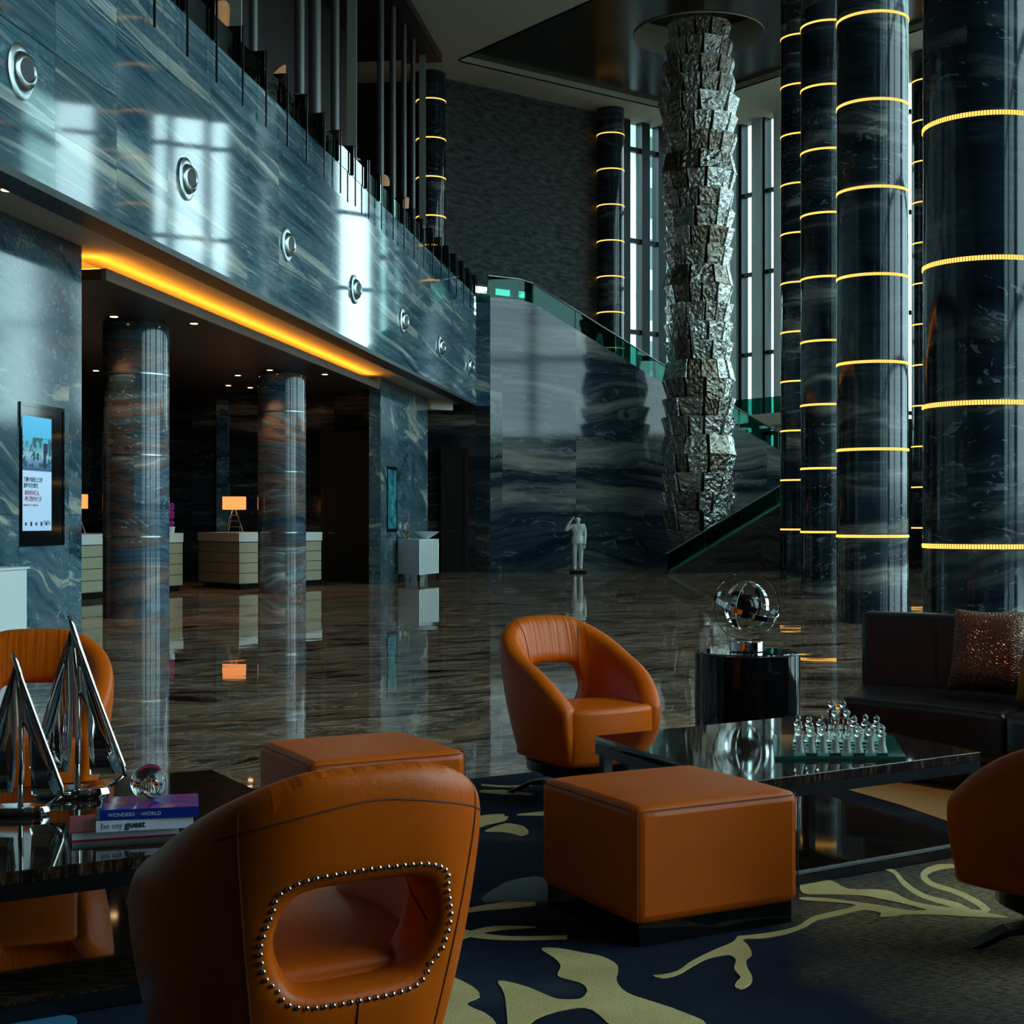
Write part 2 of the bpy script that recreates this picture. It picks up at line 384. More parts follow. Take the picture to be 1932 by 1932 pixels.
MB().slab([xyz(U*.05-V*.1, .012), xyz(U*.11-V*.1, .012), xyz(U*.11-V*5, .012), xyz(U*.05-V*5, .012)], (0, 0, -.01)).build('light_strip', M['cove'], cv)
# reception end wall, side wall, door
PE = p1+U*1.6-V*.2
struct(wall_poly(PE, -V, [(0, 0), (10, 0), (10, SOFFIT), (0, SOFFIT)], .3, U), 'wall_reception', M['dark'])
struct(wall_poly(PW-V*9.2, U, [(-10, 0), (16, 0), (16, SOFFIT), (-10, SOFFIT)], .3, -V), 'wall_reception_side', M['dark'])
struct(wall_poly(PW-V*.5-U*.3, -V, [(0, 0), (9, 0), (9, SOFFIT), (0, SOFFIT)], .3, -U), 'wall_reception_near', M['dark'])
pilaster = hit(410, PE, -V)
struct(MB().prism([pilaster-U*.06, pilaster+V*.02-U*.06+V*.25, pilaster+V*.27+U*.05, pilaster+U*.05], 0, 3.94), 'trim_4', M['wall'])
def door(name, P, px0, px1, ytop, mat_l):
    a = hit(px0, P, V); b = hit(px1, P, V); zt = Z(ytop, a[1])
    e = empty(name, xyz(a, 0)); e['kind'] = 'structure'
    L = (b-a).length
    MB().slab([xyz(-U*.05, 0), xyz(V*L-U*.05, 0), xyz(V*L-U*.05, zt), xyz(-U*.05, zt)], xyz(U*.04, 0)).build('door_leaf', mat_l, e)
    f = MB()
    for s0, s1, z0, z1 in ((-.1, 0, 0, zt+.1), (L, L+.1, 0, zt+.1), (0, L, zt, zt+.1)):
        f.slab([xyz(V*s0-U*.07, z0), xyz(V*s1-U*.07, z0), xyz(V*s1-U*.07, z1), xyz(V*s0-U*.07, z1)], xyz(U*.07, 0))
    f.build('door_frame', M['brown'], e)
    MB().tube([xyz(V*.1-U*.06, 1.03), xyz(V*.1-U*.13, 1.03), xyz(V*.24-U*.13, 1.03)], .012).build('door_handle', M['silver'], e)
door('door_1', PE, 615, 694, 822, plain('black door', (.006, .005, .005), .5))
# passage past the pier, with its own dark wall and door, and the return beneath the balcony end
PB = FA+U*1.3-V*.1
PC = Vector((X(925, 36.1), 36.1))                       # outer corner of the big marble wall
struct(MB().slab([xyz(FA, SOFFIT-.05), xyz(PC, SOFFIT-.05), xyz(PC, 6.95), xyz(FA, 6.95)], (0, .3, 0)), 'wall_corner', M['wall'])
struct(MB().prism([PC, PC+Vector((-.02, .3)), PC+Vector((-6.5, 1.3)), PC+Vector((-6.5, 1.0))], 0, SOFFIT+.01), 'wall_passage', M['dark'])
door('door_2', PC+Vector((0, -.02)), 840, 877, 853, plain('black doorway', (.003, .003, .003), .6))
struct(MB().prism([hit(812, PW, U), hit(885, FA, U)-V*.4, hit(885, FA, U)-V*4, hit(812, PW, U)-V*3], 3.98, SOFFIT), 'trim_5', M['cream'])
# big marble stair wall: polygon with the sloping top
s = lambda px: along(PC, Wd, hit(px, PC, Wd))
def zp(px, py): return Z(py, hit(px, PC, Wd)[1])
pts = [(0, 0), (s(1545), 0), (s(1545), zp(1545, 892)), (s(1240), zp(1240, 716)), (s(1010), zp(1010, 574)), (s(985), zp(985, 566)), (0, zp(925, 560))]
Nw = Vector((-.6, .8))
struct(wall_poly(PC, Wd, pts, .35, Nw), 'wall_back', M['back'])
struct(MB().prism([PC+Nw*.35, PC+Wd*3.0+Nw*.35, PC+Wd*3+Nw*5.2, PC+Nw*5.2-Wd*4], 6.1, 6.4), 'floor_landing', M['black'])
# sloping stair floor behind it
m = MB(); q = [(s(1010), zp(1010, 640)), (s(1545), zp(1545, 905))]
m.slab([xyz(PC+Wd*q[0][0]+Nw*.36, q[0][1]), xyz(PC+Wd*q[1][0]+Nw*.36, q[1][1]), xyz(PC+Wd*q[1][0]+Nw*2.2, q[1][1]), xyz(PC+Wd*q[0][0]+Nw*2.2, q[0][1])], (0, 0, -.25))
struct(m, 'floor_stair', M['black'])
# stone wall, far
d8 = 41.2; PS = Vector((X(838, 41.4), 41.4))
def ss(px): return along(PS, Wd, hit(px, PS, Wd))
def zs(px, py): return Z(py, hit(px, PS, Wd)[1])
CL = CEIL+.3
zb = zs(950, 541)
struct(wall_poly(PS, Wd, [(0, zb), (ss(1005), zb), (ss(1005), 0), (ss(1160), 0), (ss(1160), CL), (0, CL)], .4, Nw), 'wall_stone', M['stone'])
struct(wall_poly(PS, Wd, [(-3, 0), (ss(1003), 0), (ss(1003), 4.5), (-3, 4.5)], .4, Nw), 'wall_stone_lower', M['stone'])
struct(MB().prism([PS+Nw*.2, PS+Nw*.5, PS-V*20+Nw*.5, PS-V*20+Nw*.2], 0, CL), 'wall_far', M['brown'])
# window walls
def window_wall(name, A, B, zlo, zhi, verts, hors, piers=(), wv=.22, wh=.12, label=None):
    A = Vector(A); B = Vector(B); D = (B-A).normalized(); L = (B-A).length; Nn = Vector((-D.y, D.x))
    e = empty(name, xyz(A, 0)); e['kind'] = 'structure'
    f = MB()
    for t in verts: f.slab([xyz(D*(t-wv/2), zlo), xyz(D*(t+wv/2), zlo), xyz(D*(t+wv/2), zhi), xyz(D*(t-wv/2), zhi)], xyz(Nn*.3, 0))
    f.build('mullions', M['frame'], e)
    g = MB()
    for z in hors: g.slab([xyz(Nn*.05, z-wh/2), xyz(D*L+Nn*.05, z-wh/2), xyz(D*L+Nn*.05, z+wh/2), xyz(Nn*.05, z+wh/2)], xyz(Nn*.15, 0))
    g.build('transoms', M['frame'], e)
    if piers:
        h = MB()
        for t, w_ in piers: h.slab([xyz(D*(t-w_/2)-Nn*.1, zlo), xyz(D*(t+w_/2)-Nn*.1, zlo), xyz(D*(t+w_/2)-Nn*.1, zhi), xyz(D*(t-w_/2)-Nn*.1, zhi)], xyz(Nn*.45, 0))
        h.build('pier', M['light_frame'], e)
    MB().slab([xyz(Nn*.12, zlo), xyz(D*L+Nn*.12, zlo), xyz(D*L+Nn*.12, zhi), xyz(Nn*.12, zhi)], xyz(Nn*.01, 0)).build('pane', M['pane'], e)
    return e
dc = 12.7*F/726; KC = Vector((X(1327, dc), dc))
A1 = PS+Wd*ss(1160)
L_1 = (KC-A1).length
t1 = lambda px: along(A1, Wd, hit(px, A1, Wd))
KC = hit(1327, PS, Wd)
window_wall('window_1', A1, KC, 0, CL, [t1(1182), t1(1219), t1(1250), t1(1285), t1(1325)], [1.5+2.9*k for k in range(5)], (), .34, .14)
D2 = Gd
K2 = hit(1545, KC, D2)
t2 = lambda px: along(KC, D2, hit(px, KC, D2))
zl = 3.6
window_wall('window_2', KC, K2, 0, CL, [t2(1380), t2(1396), t2(1421), t2(1440), t2(1500)], [1.5+2.55*k for k in range(6)], [(t2(1387), .28), (t2(1431), .36), (t2(1500), 1.6), (t2(1540), .8)], .14, .12)  # last two piers are added out of sight to narrow the mirrored windows
cl = Vector((X(1855, 11.4), 11.4)); R4 = lambda y: cl+U*((y-11.4)/U.y)+V*5.6
K3 = R4(40.5)
window_wall('window_3', K2, K3, 0, CL, [1.0, 2.2, 3.4], [1.5+2.9*k for k in range(5)])
K4 = R4(.5); KE = R4(-6); LL = (K4-K3).length
window_wall('window_4', K3, K4, 0, CL, [i*3.1 for i in range(1, int(LL/3.1)+1)], [1.0+2.9*k for k in range(5)], [(i*6.2+3.1, .9) for i in range(0, int(LL/6.2))], .25, .16)
struct(MB().prism([K4, K4+V*.3, KE+V*.3, KE], 0, CL), 'wall_right_blocker', M['dark'])  # unseen solid wall, added in place of glazing to darken the foreground
struct(MB().prism([K2+(K3-K2).normalized()*.1+Vector((0, -.3)), K3-V*.3-U*.4, K3-V*.1-U*.4, K2+(K3-K2).normalized()*.1+Vector((0, -.1))], 0, 4.2), 'wall_glare_block', M['brown'])  # added low wall, darkens the bright window strip between the columns
struct(MB().prism([K3-V*.35-U*.7, K3-V*.15-U*.7, K3-V*.15-U*17, K3-V*.35-U*17], 0, 4.2), 'wall_glare_block_right', M['brown'])  # added to block daylight low in the far side windows
# little window below the stone wall
window_wall('window_5', PS+Wd*(-.5)+Nw*.05, PS+Wd*ss(1003)+Nw*.05, 4.5, zb, [ss(912), ss(960), ss(1003)], [4.5, zs(950, 560)], (), .1, .1)
# closing walls outside the view
struct(MB().prism([(-18, -6), (9, -6), (9, -5.6), (-18, -5.6)], 0, CL), 'wall_rear', M['dark'])
struct(MB().prism([FA-V*14-U*44, FA-V*14+U*12, FA-V*14.4+U*12, FA-V*14.4-U*44], 0, CL), 'wall_left_outer', M['brown'])
strip(9, 9.3, -40, 6, 6.45, CL, 'wall_lounge', M['brown'])
# ceiling with the recess for the hanging sculpture
Cc = Vector((X(867, 39.8), 39.8)); Lr, Wr = 8.05, 13.0
c = [Cc, Cc+Wd*Lr, Cc+Wd*Lr+Gd*Wr, Cc+Gd*Wr]
big = 60
OUT = [FA-V*14-U*44, FA-V*14+U*7, PS+Nw*.6, KC+Nw*.35+Wd*.35, K2+(K2-KC).normalized()*.3+Wd*.35, K3+V*.3+U*.3, KE+V*.3]
cm = MB()
def keyhole(outer, inner, z0, z1):
    # outer counter-clockwise list cut open to the inner loop
    ar = sum(outer[i][0]*outer[(i+1) % len(outer)][1]-outer[(i+1) % len(outer)][0]*outer[i][1] for i in range(len(outer)))
    if ar < 0: outer = outer[::-1]
    ar = sum(inner[i][0]*inner[(i+1) % len(inner)][1]-inner[(i+1) % len(inner)][0]*inner[i][1] for i in range(len(inner)))
    if ar > 0: inner = inner[::-1]
    from mathutils.geometry import tessellate_polygon
    tri = tessellate_polygon([[xyz(p, 0) for p in outer], [xyz(p, 0) for p in inner]])
    al = outer+inner; m = MB(); n = len(al)
    m.add([xyz(p, z0) for p in al]+[xyz(p, z1) for p in al], [tuple(t) for t in tri]+[tuple(n+k for k in t) for t in tri])
    return m
cm = keyhole(OUT, c, CEIL, CEIL+.08)
struct(cm, 'ceiling', M['cream'])
lip = MB()
for i in range(4):
    a, b = c[i], c[(i+1) % 4]; n_ = unit((b-a).y, -(b-a).x); cc = sum(c, Vector((0, 0)))/4
    if n_.dot(cc-a) > 0: n_ = -n_
    lip.prism([a, b, b+n_*.1, a+n_*.1], CEIL, CEIL+.4)
struct(lip, 'trim_6', M['cream'])
CH = Vector((X(1318, 38.1), 38.1))                       # hanging sculpture axis
def recess_panel():
    m = MB(); n = 48; r = 1.72; inner = [CH+Vector((math.cos(2*PI*k/n), math.sin(2*PI*k/n)))*r for k in range(n)]
    # outer ring points on the rectangle in matching directions
    out = []
    for p in inner:
        d = (p-CH).normalized(); best = 1e9
        for i in range(4):
            a, b = c[i], c[(i+1) % 4]; e = b-a; den = d.x*e.y-d.y*e.x
            if abs(den) < 1e-9: continue
            t = ((a-CH).x*e.y-(a-CH).y*e.x)/den
            sgm = ((a-CH).x*d.y-(a-CH).y*d.x)/den
            if t > 0 and -1e-6 <= sgm <= 1+1e-6: best = min(best, t)
        out.append(CH+d*best)
    zz = CEIL+.16
    vs = [xyz(p, zz) for p in inner]+[xyz(p, zz) for p in out]
    fs = [(k, n+k, n+(k+1) % n, (k+1) % n) for k in range(n)]
    # exact corners
    for cc in c:
        k = min(range(n), key=lambda q: (out[q]-cc).length); vs[n+k] = xyz(cc, zz)
    m.add(vs, fs)
    return m
struct(recess_panel(), 'ceiling_recess', M['bronze_ceiling'])
rw = MB(); n = 48
vs_ = []; 
for zz in (CEIL+.12, CEIL+.9): vs_ += [xyz(CH+Vector((math.cos(2*PI*k/n), math.sin(2*PI*k/n)))*1.72, zz) for k in range(n)]
rw.add(vs_, [(k, n+k, n+(k+1) % n, (k+1) % n) for k in range(n)])
struct(rw, 'trim_7', M['cream'])
struct(MB().add([xyz(Vector((v[0], v[1])), CEIL+.88) for v in vs_[:n]], [tuple(range(n))]), 'trim_9', M['black'])
# roof over everything, kept light-tight
struct(MB().prism(OUT, CEIL+1.2, CEIL+1.3), 'ceiling_roof', M['black'])
# ------------------------------------------------------------ columns
def col_uv(r):
    def f(me):
        uv = me.uv_layers.new(name='UVMap')
        for p in me.polygons:
            a0 = math.atan2(p.center.y, p.center.x)
            for li in p.loop_indices:
                c_ = me.vertices[me.loops[li].vertex_index].co; a = math.atan2(c_.y, c_.x)
                if a-a0 > PI: a -= 2*PI
                if a-a0 < -PI: a += 2*PI
                uv.data[li].uv = (a*r+20, c_.z+ (me.get('zo') or 0))
    return f
CR = .455
def column(px, d, r, h, mat, rings, ringmat, label, group, name, off=0):
    e = empty(name, (X(px, d), d, 0), 0, label, 'column', group)
    o = MB().lathe([(r, 0), (r, h)], n=64).build('shaft', mat, e, smooth=30, uvf=col_uv(r))
    for l in o.data.uv_layers[0].data: l.uv[1] += off; l.uv[0] += off*.37
    for z in rings:
        if ringmat == 'gold':
            k = MB().lathe([(r, z-.018), (r+.008, z-.014), (r+.008, z+.014), (r, z+.018)], n=64).build('light_ring', M['ring'], e, smooth=30, uvf=col_uv(r))
        else: MB().lathe([(r, z-.012), (r+.006, z-.010), (r+.006, z+.010), (r, z+.012)], n=64).build('joint_band', M['steel_ring'], e, smooth=30)
    return e
RZ = [1.1*k for k in range(1, 13)]
gR = 'gold ringed marble columns on the right'
column(1855, 11.4, .46, CEIL, M['col_dark'], RZ, 'gold', 'nearest dark marble column with gold light rings, behind the black sofa', gR, 'marble_column', 3.1)
column(1646, 18.55, .45, CEIL, M['col_dark'], RZ, 'gold', 'second nearest gold ringed marble column, left of the widest one', gR, 'marble_column', 17.7)
column(1560, 25.2, .45, CEIL, M['col_dark'], RZ, 'gold', 'third gold ringed marble column, partly behind the second', gR, 'marble_column', 31.2)
column(1511, 32.4, .45, CEIL, M['col_dark'], RZ, 'gold', 'thinnest leftmost of the tall ringed columns right of the metal sculpture', gR, 'marble_column', 44.4)
column(1752, 39.2, .45, CEIL, M['col_dark'], RZ, 'gold', 'far ringed column glimpsed in the gap left of the widest column', gR, 'marble_column', 55.1)
column(1152, 44.6, .42, CEIL, M['col_dark'], RZ, 'gold', 'far ringed column at the right edge of the rough stone wall', 'ringed columns by the stone wall', 'marble_column', 12.2)
column(813, 41.0, .42, CEIL, M['col_dark'], RZ, 'gold', 'far ringed column at the left edge of the rough stone wall', 'ringed columns by the stone wall', 'marble_column', 66.6)
column(257, 19.44, .437, 3.94, M['col_blue'], [1.085, 2.17, 3.25], 'steel', 'thicker blue and rust marble column in front of the reception desk', 'reception columns', 'marble_column', 5.4)
column(532, 26.05, .43, 3.94, M['col_blue'], [1.085, 2.17, 3.25], 'steel', 'thinner marble column right of the orange desk lamp', 'reception columns', 'marble_column', 23.9)
# ------------------------------------------------------------ balcony: ports, balustrade, slats, seats
port = empty('air_nozzle', (0, 0, 0), 0)
P_ = MB().lathe([(.19, 0), (.235, .0), (.235, .02), (.20, .035), (.175, .03)], n=40)
Rx = Matrix.Rotation(PI/2, 4, 'Y')
P_.xf(Rx); P_.build('flange', M['silver'], port, smooth=40)
B_ = MB().lathe([(.17, .0), (.168, .03), (.155, .06), (.125, .088), (.105, .092), (.09, .08), (.09, .0)], n=40); B_.xf(Matrix.Rotation(-.22, 4, 'Z')@Rx)
B_.build('nozzle', M['silver'], port, smooth=50)
H_ = MB().lathe([(.0, .076), (.1, .078)], n=40); H_.xf(Matrix.Rotation(-.22, 4, 'Z')@Rx); H_.build('throat', M['black'], port)
names = ['large round steel air nozzle at the upper left edge of the photo', 'second round steel air nozzle from the left on the marble balcony front', 'third steel air nozzle from the left on the balcony front', 'fourth steel air nozzle from the left, middle of the row', 'fifth steel air nozzle from the left', 'sixth steel air nozzle, second from the far end', 'smallest steel air nozzle at the far end of the balcony front']
aV = math.atan2(V.y, V.x)
port_s = 1
for i, (px, py) in enumerate([(37, 135), (350, 338), (540, 462), (668, 546), (759, 606), (830, 655), (885, 691)]):
    e = port if i == 0 else copy_tree(port)
    p = hit(px, FA, U); e.location = xyz(p, Z(py, p[1])); e.rotation_euler = (0, 0, aV)
    tag(e, names[i], 'air nozzle', 'round nozzles on the balcony front')
# balustrade posts
sp0 = along(FA, U, hit(289, FA, U)); stp = -sp0/22.0
bal = empty('balcony_balustrade', xyz(FA, 0), aV, 'long glass balustrade with slim dark posts along the top of the marble balcony front', 'balustrade')
for i in range(-2, 23):
    y_ = sp0+stp*i
    pb = MB().box((.015, y_, (6.46+7.46)/2), (.02, .03, 1.0)).build('post', M['black_metal'], bal)
    MB().box((-.16, y_, (6.97+7.46)/2), (.30, .012, .49)).build('dark_fin', M['black_gloss'], pb)
    if i < 22: MB().box((-.05, y_+stp/2, (6.97+7.3)/2), (.015, stp-.04, .33)).build('glass_pane', M['clear_rail'], bal)
# vertical poles
PQ = FA-V*1.6
for px, w_, kind in [(441, 30, 'flat'), (478, 17, 'round'), (565, 20, 'round'), (594, 24, 'round'), (632, 17, 'round'), (664, 18, 'flat'), (718, 13, 'round'), (741, 12, 'round'), (762, 10, 'round'), (779, 9, 'round'), (797, 12, 'flat')]:
    p = hit(px, PQ, U); d = p[1]; r = w_/F*d/2
    if kind == 'round':
        o = MB().lathe([(r, 6.46), (r, CEIL-.6)], n=20).build('pole', M['grey_metal'], None, smooth=40, loc=(p[0], p[1], 0))
        tag(o, 'dark round metal pole rising behind the balcony balustrade', 'pole', 'dark round balcony poles')
    else:
        o = MB().box((0, 0, (6.46+CEIL-.6)/2), (2*r, .1, CEIL-.6-6.46)).build('flat_pole', M['light_pole'], None, loc=(p[0], p[1], 0))
        tag(o, {441: 'pale flat upright at top left above the balcony', 664: 'pale flat upright in the middle of the balcony poles', 797: 'pale flat upright at the right end of the balcony poles'}[px], 'pole', 'pale flat balcony uprights')
q0 = along(FA, U, hit(705, PQ, U)); q1 = along(FA, U, hit(806, PQ, U))
strip(1.2, 2.2, -38, q1, CEIL-.6, CEIL-.45, 'trim_8', M['brown'])
strip(3.2, 3.4, -38, q1-2, 6.45, CEIL-.45, 'wall_balcony_screen', M['brown'])
strip(1.2, 9, -38, q1, CEIL-.5, CEIL-.4, 'ceiling_balcony', M['brown'])
# seats on the balcony
mat_am = leather('amber leather', (.50, .15, .004), .4, .2)
def tub(name, mat, h):
    m = MB(); n = 18; vs = []; fs = []
    for i in range(n+1):
        a = math.radians(-120+240*i/n); hh = h*(.55+.45*max(0, math.cos(a*.8)))
        for r, z in ((.26, .3), (.33, hh), (.27, hh-.0), (.20, .42)):
            vs.append((r*math.sin(a), r*math.cos(a), z))
    for i in range(n):
        for k in range(4): fs.append((i*4+k, (i+1)*4+k, (i+1)*4+(k+1) % 4, i*4+(k+1) % 4))
    fs += [(0, 1, 2, 3), (n*4+3, n*4+2, n*4+1, n*4)]
    m.add(vs, fs)
    e = empty(name, (0, 0, 0)); m.build('shell', mat, e, smooth=50)
    MB().lathe([(.24, .28), (.27, .34), (.26, .44), (.2, .47), (0, .475)], n=20).build('seat', mat, e, smooth=50)
    MB().lathe([(.2, 0), (.2, .02), (.03, .04), (.03, .28)], n=16).build('base', M['black_metal'], e, smooth=40)
    return e
tA = tub('balcony_chair', mat_am, 1.5); tB = tub('balcony_chair', M['black_leather'], 1.28)
fa = fb = True
seats = [(385, 'o'), (438, 'o'), (497, 'o'), (468, 'b'), (525, 'b'), (572, 'b'), (598, 'b'), (628, 'b'), (650, 'b'), (684, 'o'), (703, 'o'), (721, 'b'), (742, 'o'), (760, 'b'), (775, 'b'), (788, 'b'), (810, 'b'), (830, 'b')]
PZ = FA-V*.68; k_ = 0
for px, kd in seats:
    p = hit(px, PZ, U)
    if kd == 'o': e = tA if fa else copy_tree(tA); fa = False
    else: e = tB if fb else copy_tree(tB); fb = False
    e.location = xyz(p, 6.45); e.rotation_euler = (0, 0, aV-PI/2+random.uniform(-.6, .6)+PI*(k_ % 2)); k_ += 1
    tag(e, 'amber tub chair on the balcony behind the balustrade' if kd == 'o' else 'black tub chair on the balcony behind the balustrade', 'chair', 'amber balcony chairs' if kd == 'o' else 'black balcony chairs')
lp = hit(549, PZ-V*.1, U); e = empty('table_lamp', xyz(lp, 6.45), 0, 'small amber shaded lamp on the balcony behind the dark posts', 'lamp')
MB().lathe([(.12, 0), (.12, .02), (.02, .04), (.02, 1.3)], n=16).build('stand', M['black_metal'], e, smooth=40)
MB().lathe([(.2, 1.3), (.15, 1.5), (.14, 1.5), (.19, 1.3)], n=24).build('lamp_shade', emit('amber shade', (1, .42, .08), .8), e, smooth=40)
# ------------------------------------------------------------ stair glass
def rail(name, P, D, pts, hgt, label, n_off, mat=M['rail_glass']):
    e = empty(name, xyz(P, 0), 0, label, 'balustrade')
    for i in range(len(pts)-1):
        (s0, z0), (s1, z1) = pts[i], pts[i+1]; L = math.hypot(s1-s0, z1-z0); k = max(1, round(L/1.6))
        for j in range(k):
            a0, a1 = j/k+.004, (j+1)/k-.004
            A = lambda a, dz: xyz(D*(s0+(s1-s0)*a)+n_off, z0+(z1-z0)*a+dz)
            MB().slab([A(a0, 0), A(a1, 0), A(a1, hgt), A(a0, hgt)], xyz(Nw*.02, 0)).build('glass_panel', mat, e)
        MB().tube([xyz(D*s0+n_off, z0+hgt), xyz(D*s1+n_off, z1+hgt)], .02, 6).build('edge_rail', M['steel_ring'], e)
    return e
rail('stair_balustrade', PC, Wd, [(0, pts[6][1]), (s(985), pts[5][1]), (s(1010), pts[4][1]), (s(1240), pts[3][1]), (s(1545), pts[2][1])], .55, 'green glass balustrade sloping along the top of the marble stair wall', Nw*.1)
# lower flight with its own wall and glass
QP = fp(1262, 1083); s5 = lambda px: along(QP, Wd, hit(px, QP, Wd))
def zq(px, py): return Z(py, hit(px, QP, Wd)[1])
lw = [(0, 0), (s5(1560), 0), (s5(1560), zq(1560, 905)), (s5(1470), zq(1470, 955)), (0, .02)]
struct(wall_poly(QP, Wd, lw, .2, Nw), 'wall_stair_lower', M['brown_marble'])
rail('stair_balustrade', QP, Wd, [(0.02, .02), (s5(1470), zq(1470, 955)), (s5(1560), zq(1560, 905))], .48, 'green glass balustrade of the lower stair flight, under the hanging sculpture', Nw*.08)
# landing glass by the window
LP_ = KC+D2*.3-Vector((.3, .3))
e = empty('landing_balustrade', xyz(KC, 0), 0, 'glass balustrade of the landing in front of the far windows', 'balustrade')
ka = hit(1385, KC-Vector((.6, .6)), D2)-KC; kb = hit(1500, KC-Vector((.6, .6)), D2)-KC
zt = Z(755, (KC+ka)[1]); zbm = Z(785, (KC+ka)[1])
MB().slab([xyz(ka, zbm), xyz(kb, zbm), xyz(kb, zt), xyz(ka, zt)], (.02, 0, 0)).build('glass_panel', M['rail_glass'], e)
struct(MB().slab([xyz(KC+ka, zbm-.35), xyz(KC+kb, zbm-.35), xyz(KC+kb, zbm), xyz(KC+ka, zbm)], xyz(Vector((1.2, .9)), 0)), 'floor_landing_upper', M['cream'])
# little white notice on the stair
p = hit(1130, PC+Nw*1.2, Wd); o = MB().slab([xyz(Vector((-.15, 0)), 0), xyz(Vector((.16, .1)), 0), xyz(Vector((.10, .1)), .42), xyz(Vector((-.02, 0)), .45)], (0, .05, 0)).build('notice_board', M['white'], None, loc=xyz(p, Z(658, p[1])))
tag(o, 'small white board standing on the stair behind the green glass', 'sign')
# ------------------------------------------------------------ outside
def ext_building(P, w_, d_, h, label):
    e = empty('office_building', xyz(P, 0), .3, label, 'building', 'buildings outside')
    MB().box((0, 0, h/2), (w_, d_, h)).build('wall', plain('pale facade', (.75, .8, .8), .8), e)
    m = MB()
    for i in range(int(w_/3)):
        for j in range(int(h/3.2)):
            m.box((-w_/2+1.6+i*3, -d_/2-.02, 2+j*3.2), (2.1, .06, 1.9))
    m.build('windows', plain('facade windows', (.10, .16, .18), .2), e)
ext_building((9.9, 95), 7, 8, 60, 'pale office building seen through the far windows')
tr = empty('tree', (-2, 62, 0), 0, 'green tree seen through the low window under the stone wall', 'tree')
MB().tube([(0, 0, 0), (.1, 0, 5), (0, 0, 9)], [.25, .18, .06]).build('trunk', M['brown'], tr)
m = MB(); rr = random.Random(3)
for i in range(420):
    a = rr.uniform(0, 2*PI); r_ = 2.6*rr.random()**.5; z_ = rr.uniform(5.5, 11)
    M3 = Matrix.Rotation(rr.uniform(0, 6), 3, 'Z')@Matrix.Rotation(rr.uniform(0, 3), 3, 'X')
    m.box((r_*math.cos(a), r_*math.sin(a), z_), (.35, .2, .02), M=M3)
m.build('foliage', plain('leaf green', (.03, .16, .05), .5), tr)
# ------------------------------------------------------------ hanging sculpture
sc_ = empty('hanging_sculpture', xyz(CH, 0), 0, 'tall hanging sculpture of stacked hammered silver metal plates', 'sculpture')
rnd = random.Random(11)
def plate(r0, z0, r1, z1, a, w0, w1, th=.05):
    m = MB(); N = 7
    def P(r, z, off): return (math.cos(a)*r-math.sin(a)*off, math.sin(a)*r+math.cos(a)*off, z)
    sk = [rnd.uniform(-.02, .02) for _ in range(4)]
    vs = []
    for i in range(N+1):
        f = i/N; r = r0+(r1-r0)*f; z = z0+(z1-z0)*f; w = w0+(w1-w0)*f
        for j in range(N+1):
            g = j/N-.5; ed = i in (0, N) or j in (0, N)
            vs.append(P(r+(0 if ed else rnd.uniform(-.022, .022)), z+sk[0]*g*2+rnd.uniform(-.008, .008), w*g+rnd.uniform(-.006, .006)))
    q = lambda i, j: i*(N+1)+j
    fs = []
    for i in range(N):
        for j in range(N):
            if rnd.random() < .5: fs += [(q(i, j), q(i, j+1), q(i+1, j+1)), (q(i, j), q(i+1, j+1), q(i+1, j))]
            else: fs += [(q(i, j), q(i, j+1), q(i+1, j)), (q(i, j+1), q(i+1, j+1), q(i+1, j))]
    b = len(vs)
    vs += [P(r0-th, z0, -w0/2), P(r0-th, z0, w0/2), P(r1-th, z1, w1/2), P(r1-th, z1, -w1/2)]
    fs += [(b+3, b+2, b+1, b)]
    fs.append(tuple([b, b+1]+[q(0, j) for j in range(N, -1, -1)])); fs.append(tuple([b+1, b+2]+[q(i, N) for i in range(N, -1, -1)]))
    fs.append(tuple([b+2, b+3]+[q(N, j) for j in range(0, N+1)])); fs.append(tuple([b+3, b]+[q(i, 0) for i in range(0, N+1)]))
    m.add(vs, fs); return m
ntier = 27; ztop = CEIL+.35; zbot = Z(1000, 38.1); th_ = (ztop-zbot)/ntier
special = {7, 13, 18, 22}
rest = MB(); cand = []
prof = lambda f: .90+.05*math.sin(f*9)+(.07 if f < .15 else 0)-.10*max(0, .12-f)/.12
for t in range(ntier):
    zt_ = ztop-t*th_; f = t/ntier; R_ = prof(f)-(.06 if t < 4 else 0)
    flip = t in special; n = 11; a = rnd.uniform(0, 1); 
    widths = [rnd.choice([.35, .62, .55, .68, .5]) for _ in range(n)]; tot = sum(widths)
    for wd in widths:
        da = 2*PI*wd/tot; am = a+da/2; a += da
        ch = 2*R_*math.sin(da/2)*.95
        ra, rb = (R_-.07, R_+.04) if flip else (R_+.03+rnd.uniform(-.03, .03), R_-.10)
        m = plate(rb, zt_-th_*.98, ra, zt_, am, ch*(1.02 if flip else .76), ch*(.85 if flip else 1.0))
        face = -(math.sin(am)*CH.normalized().y+math.cos(am)*CH.normalized().x)
        cand.append((face, m))
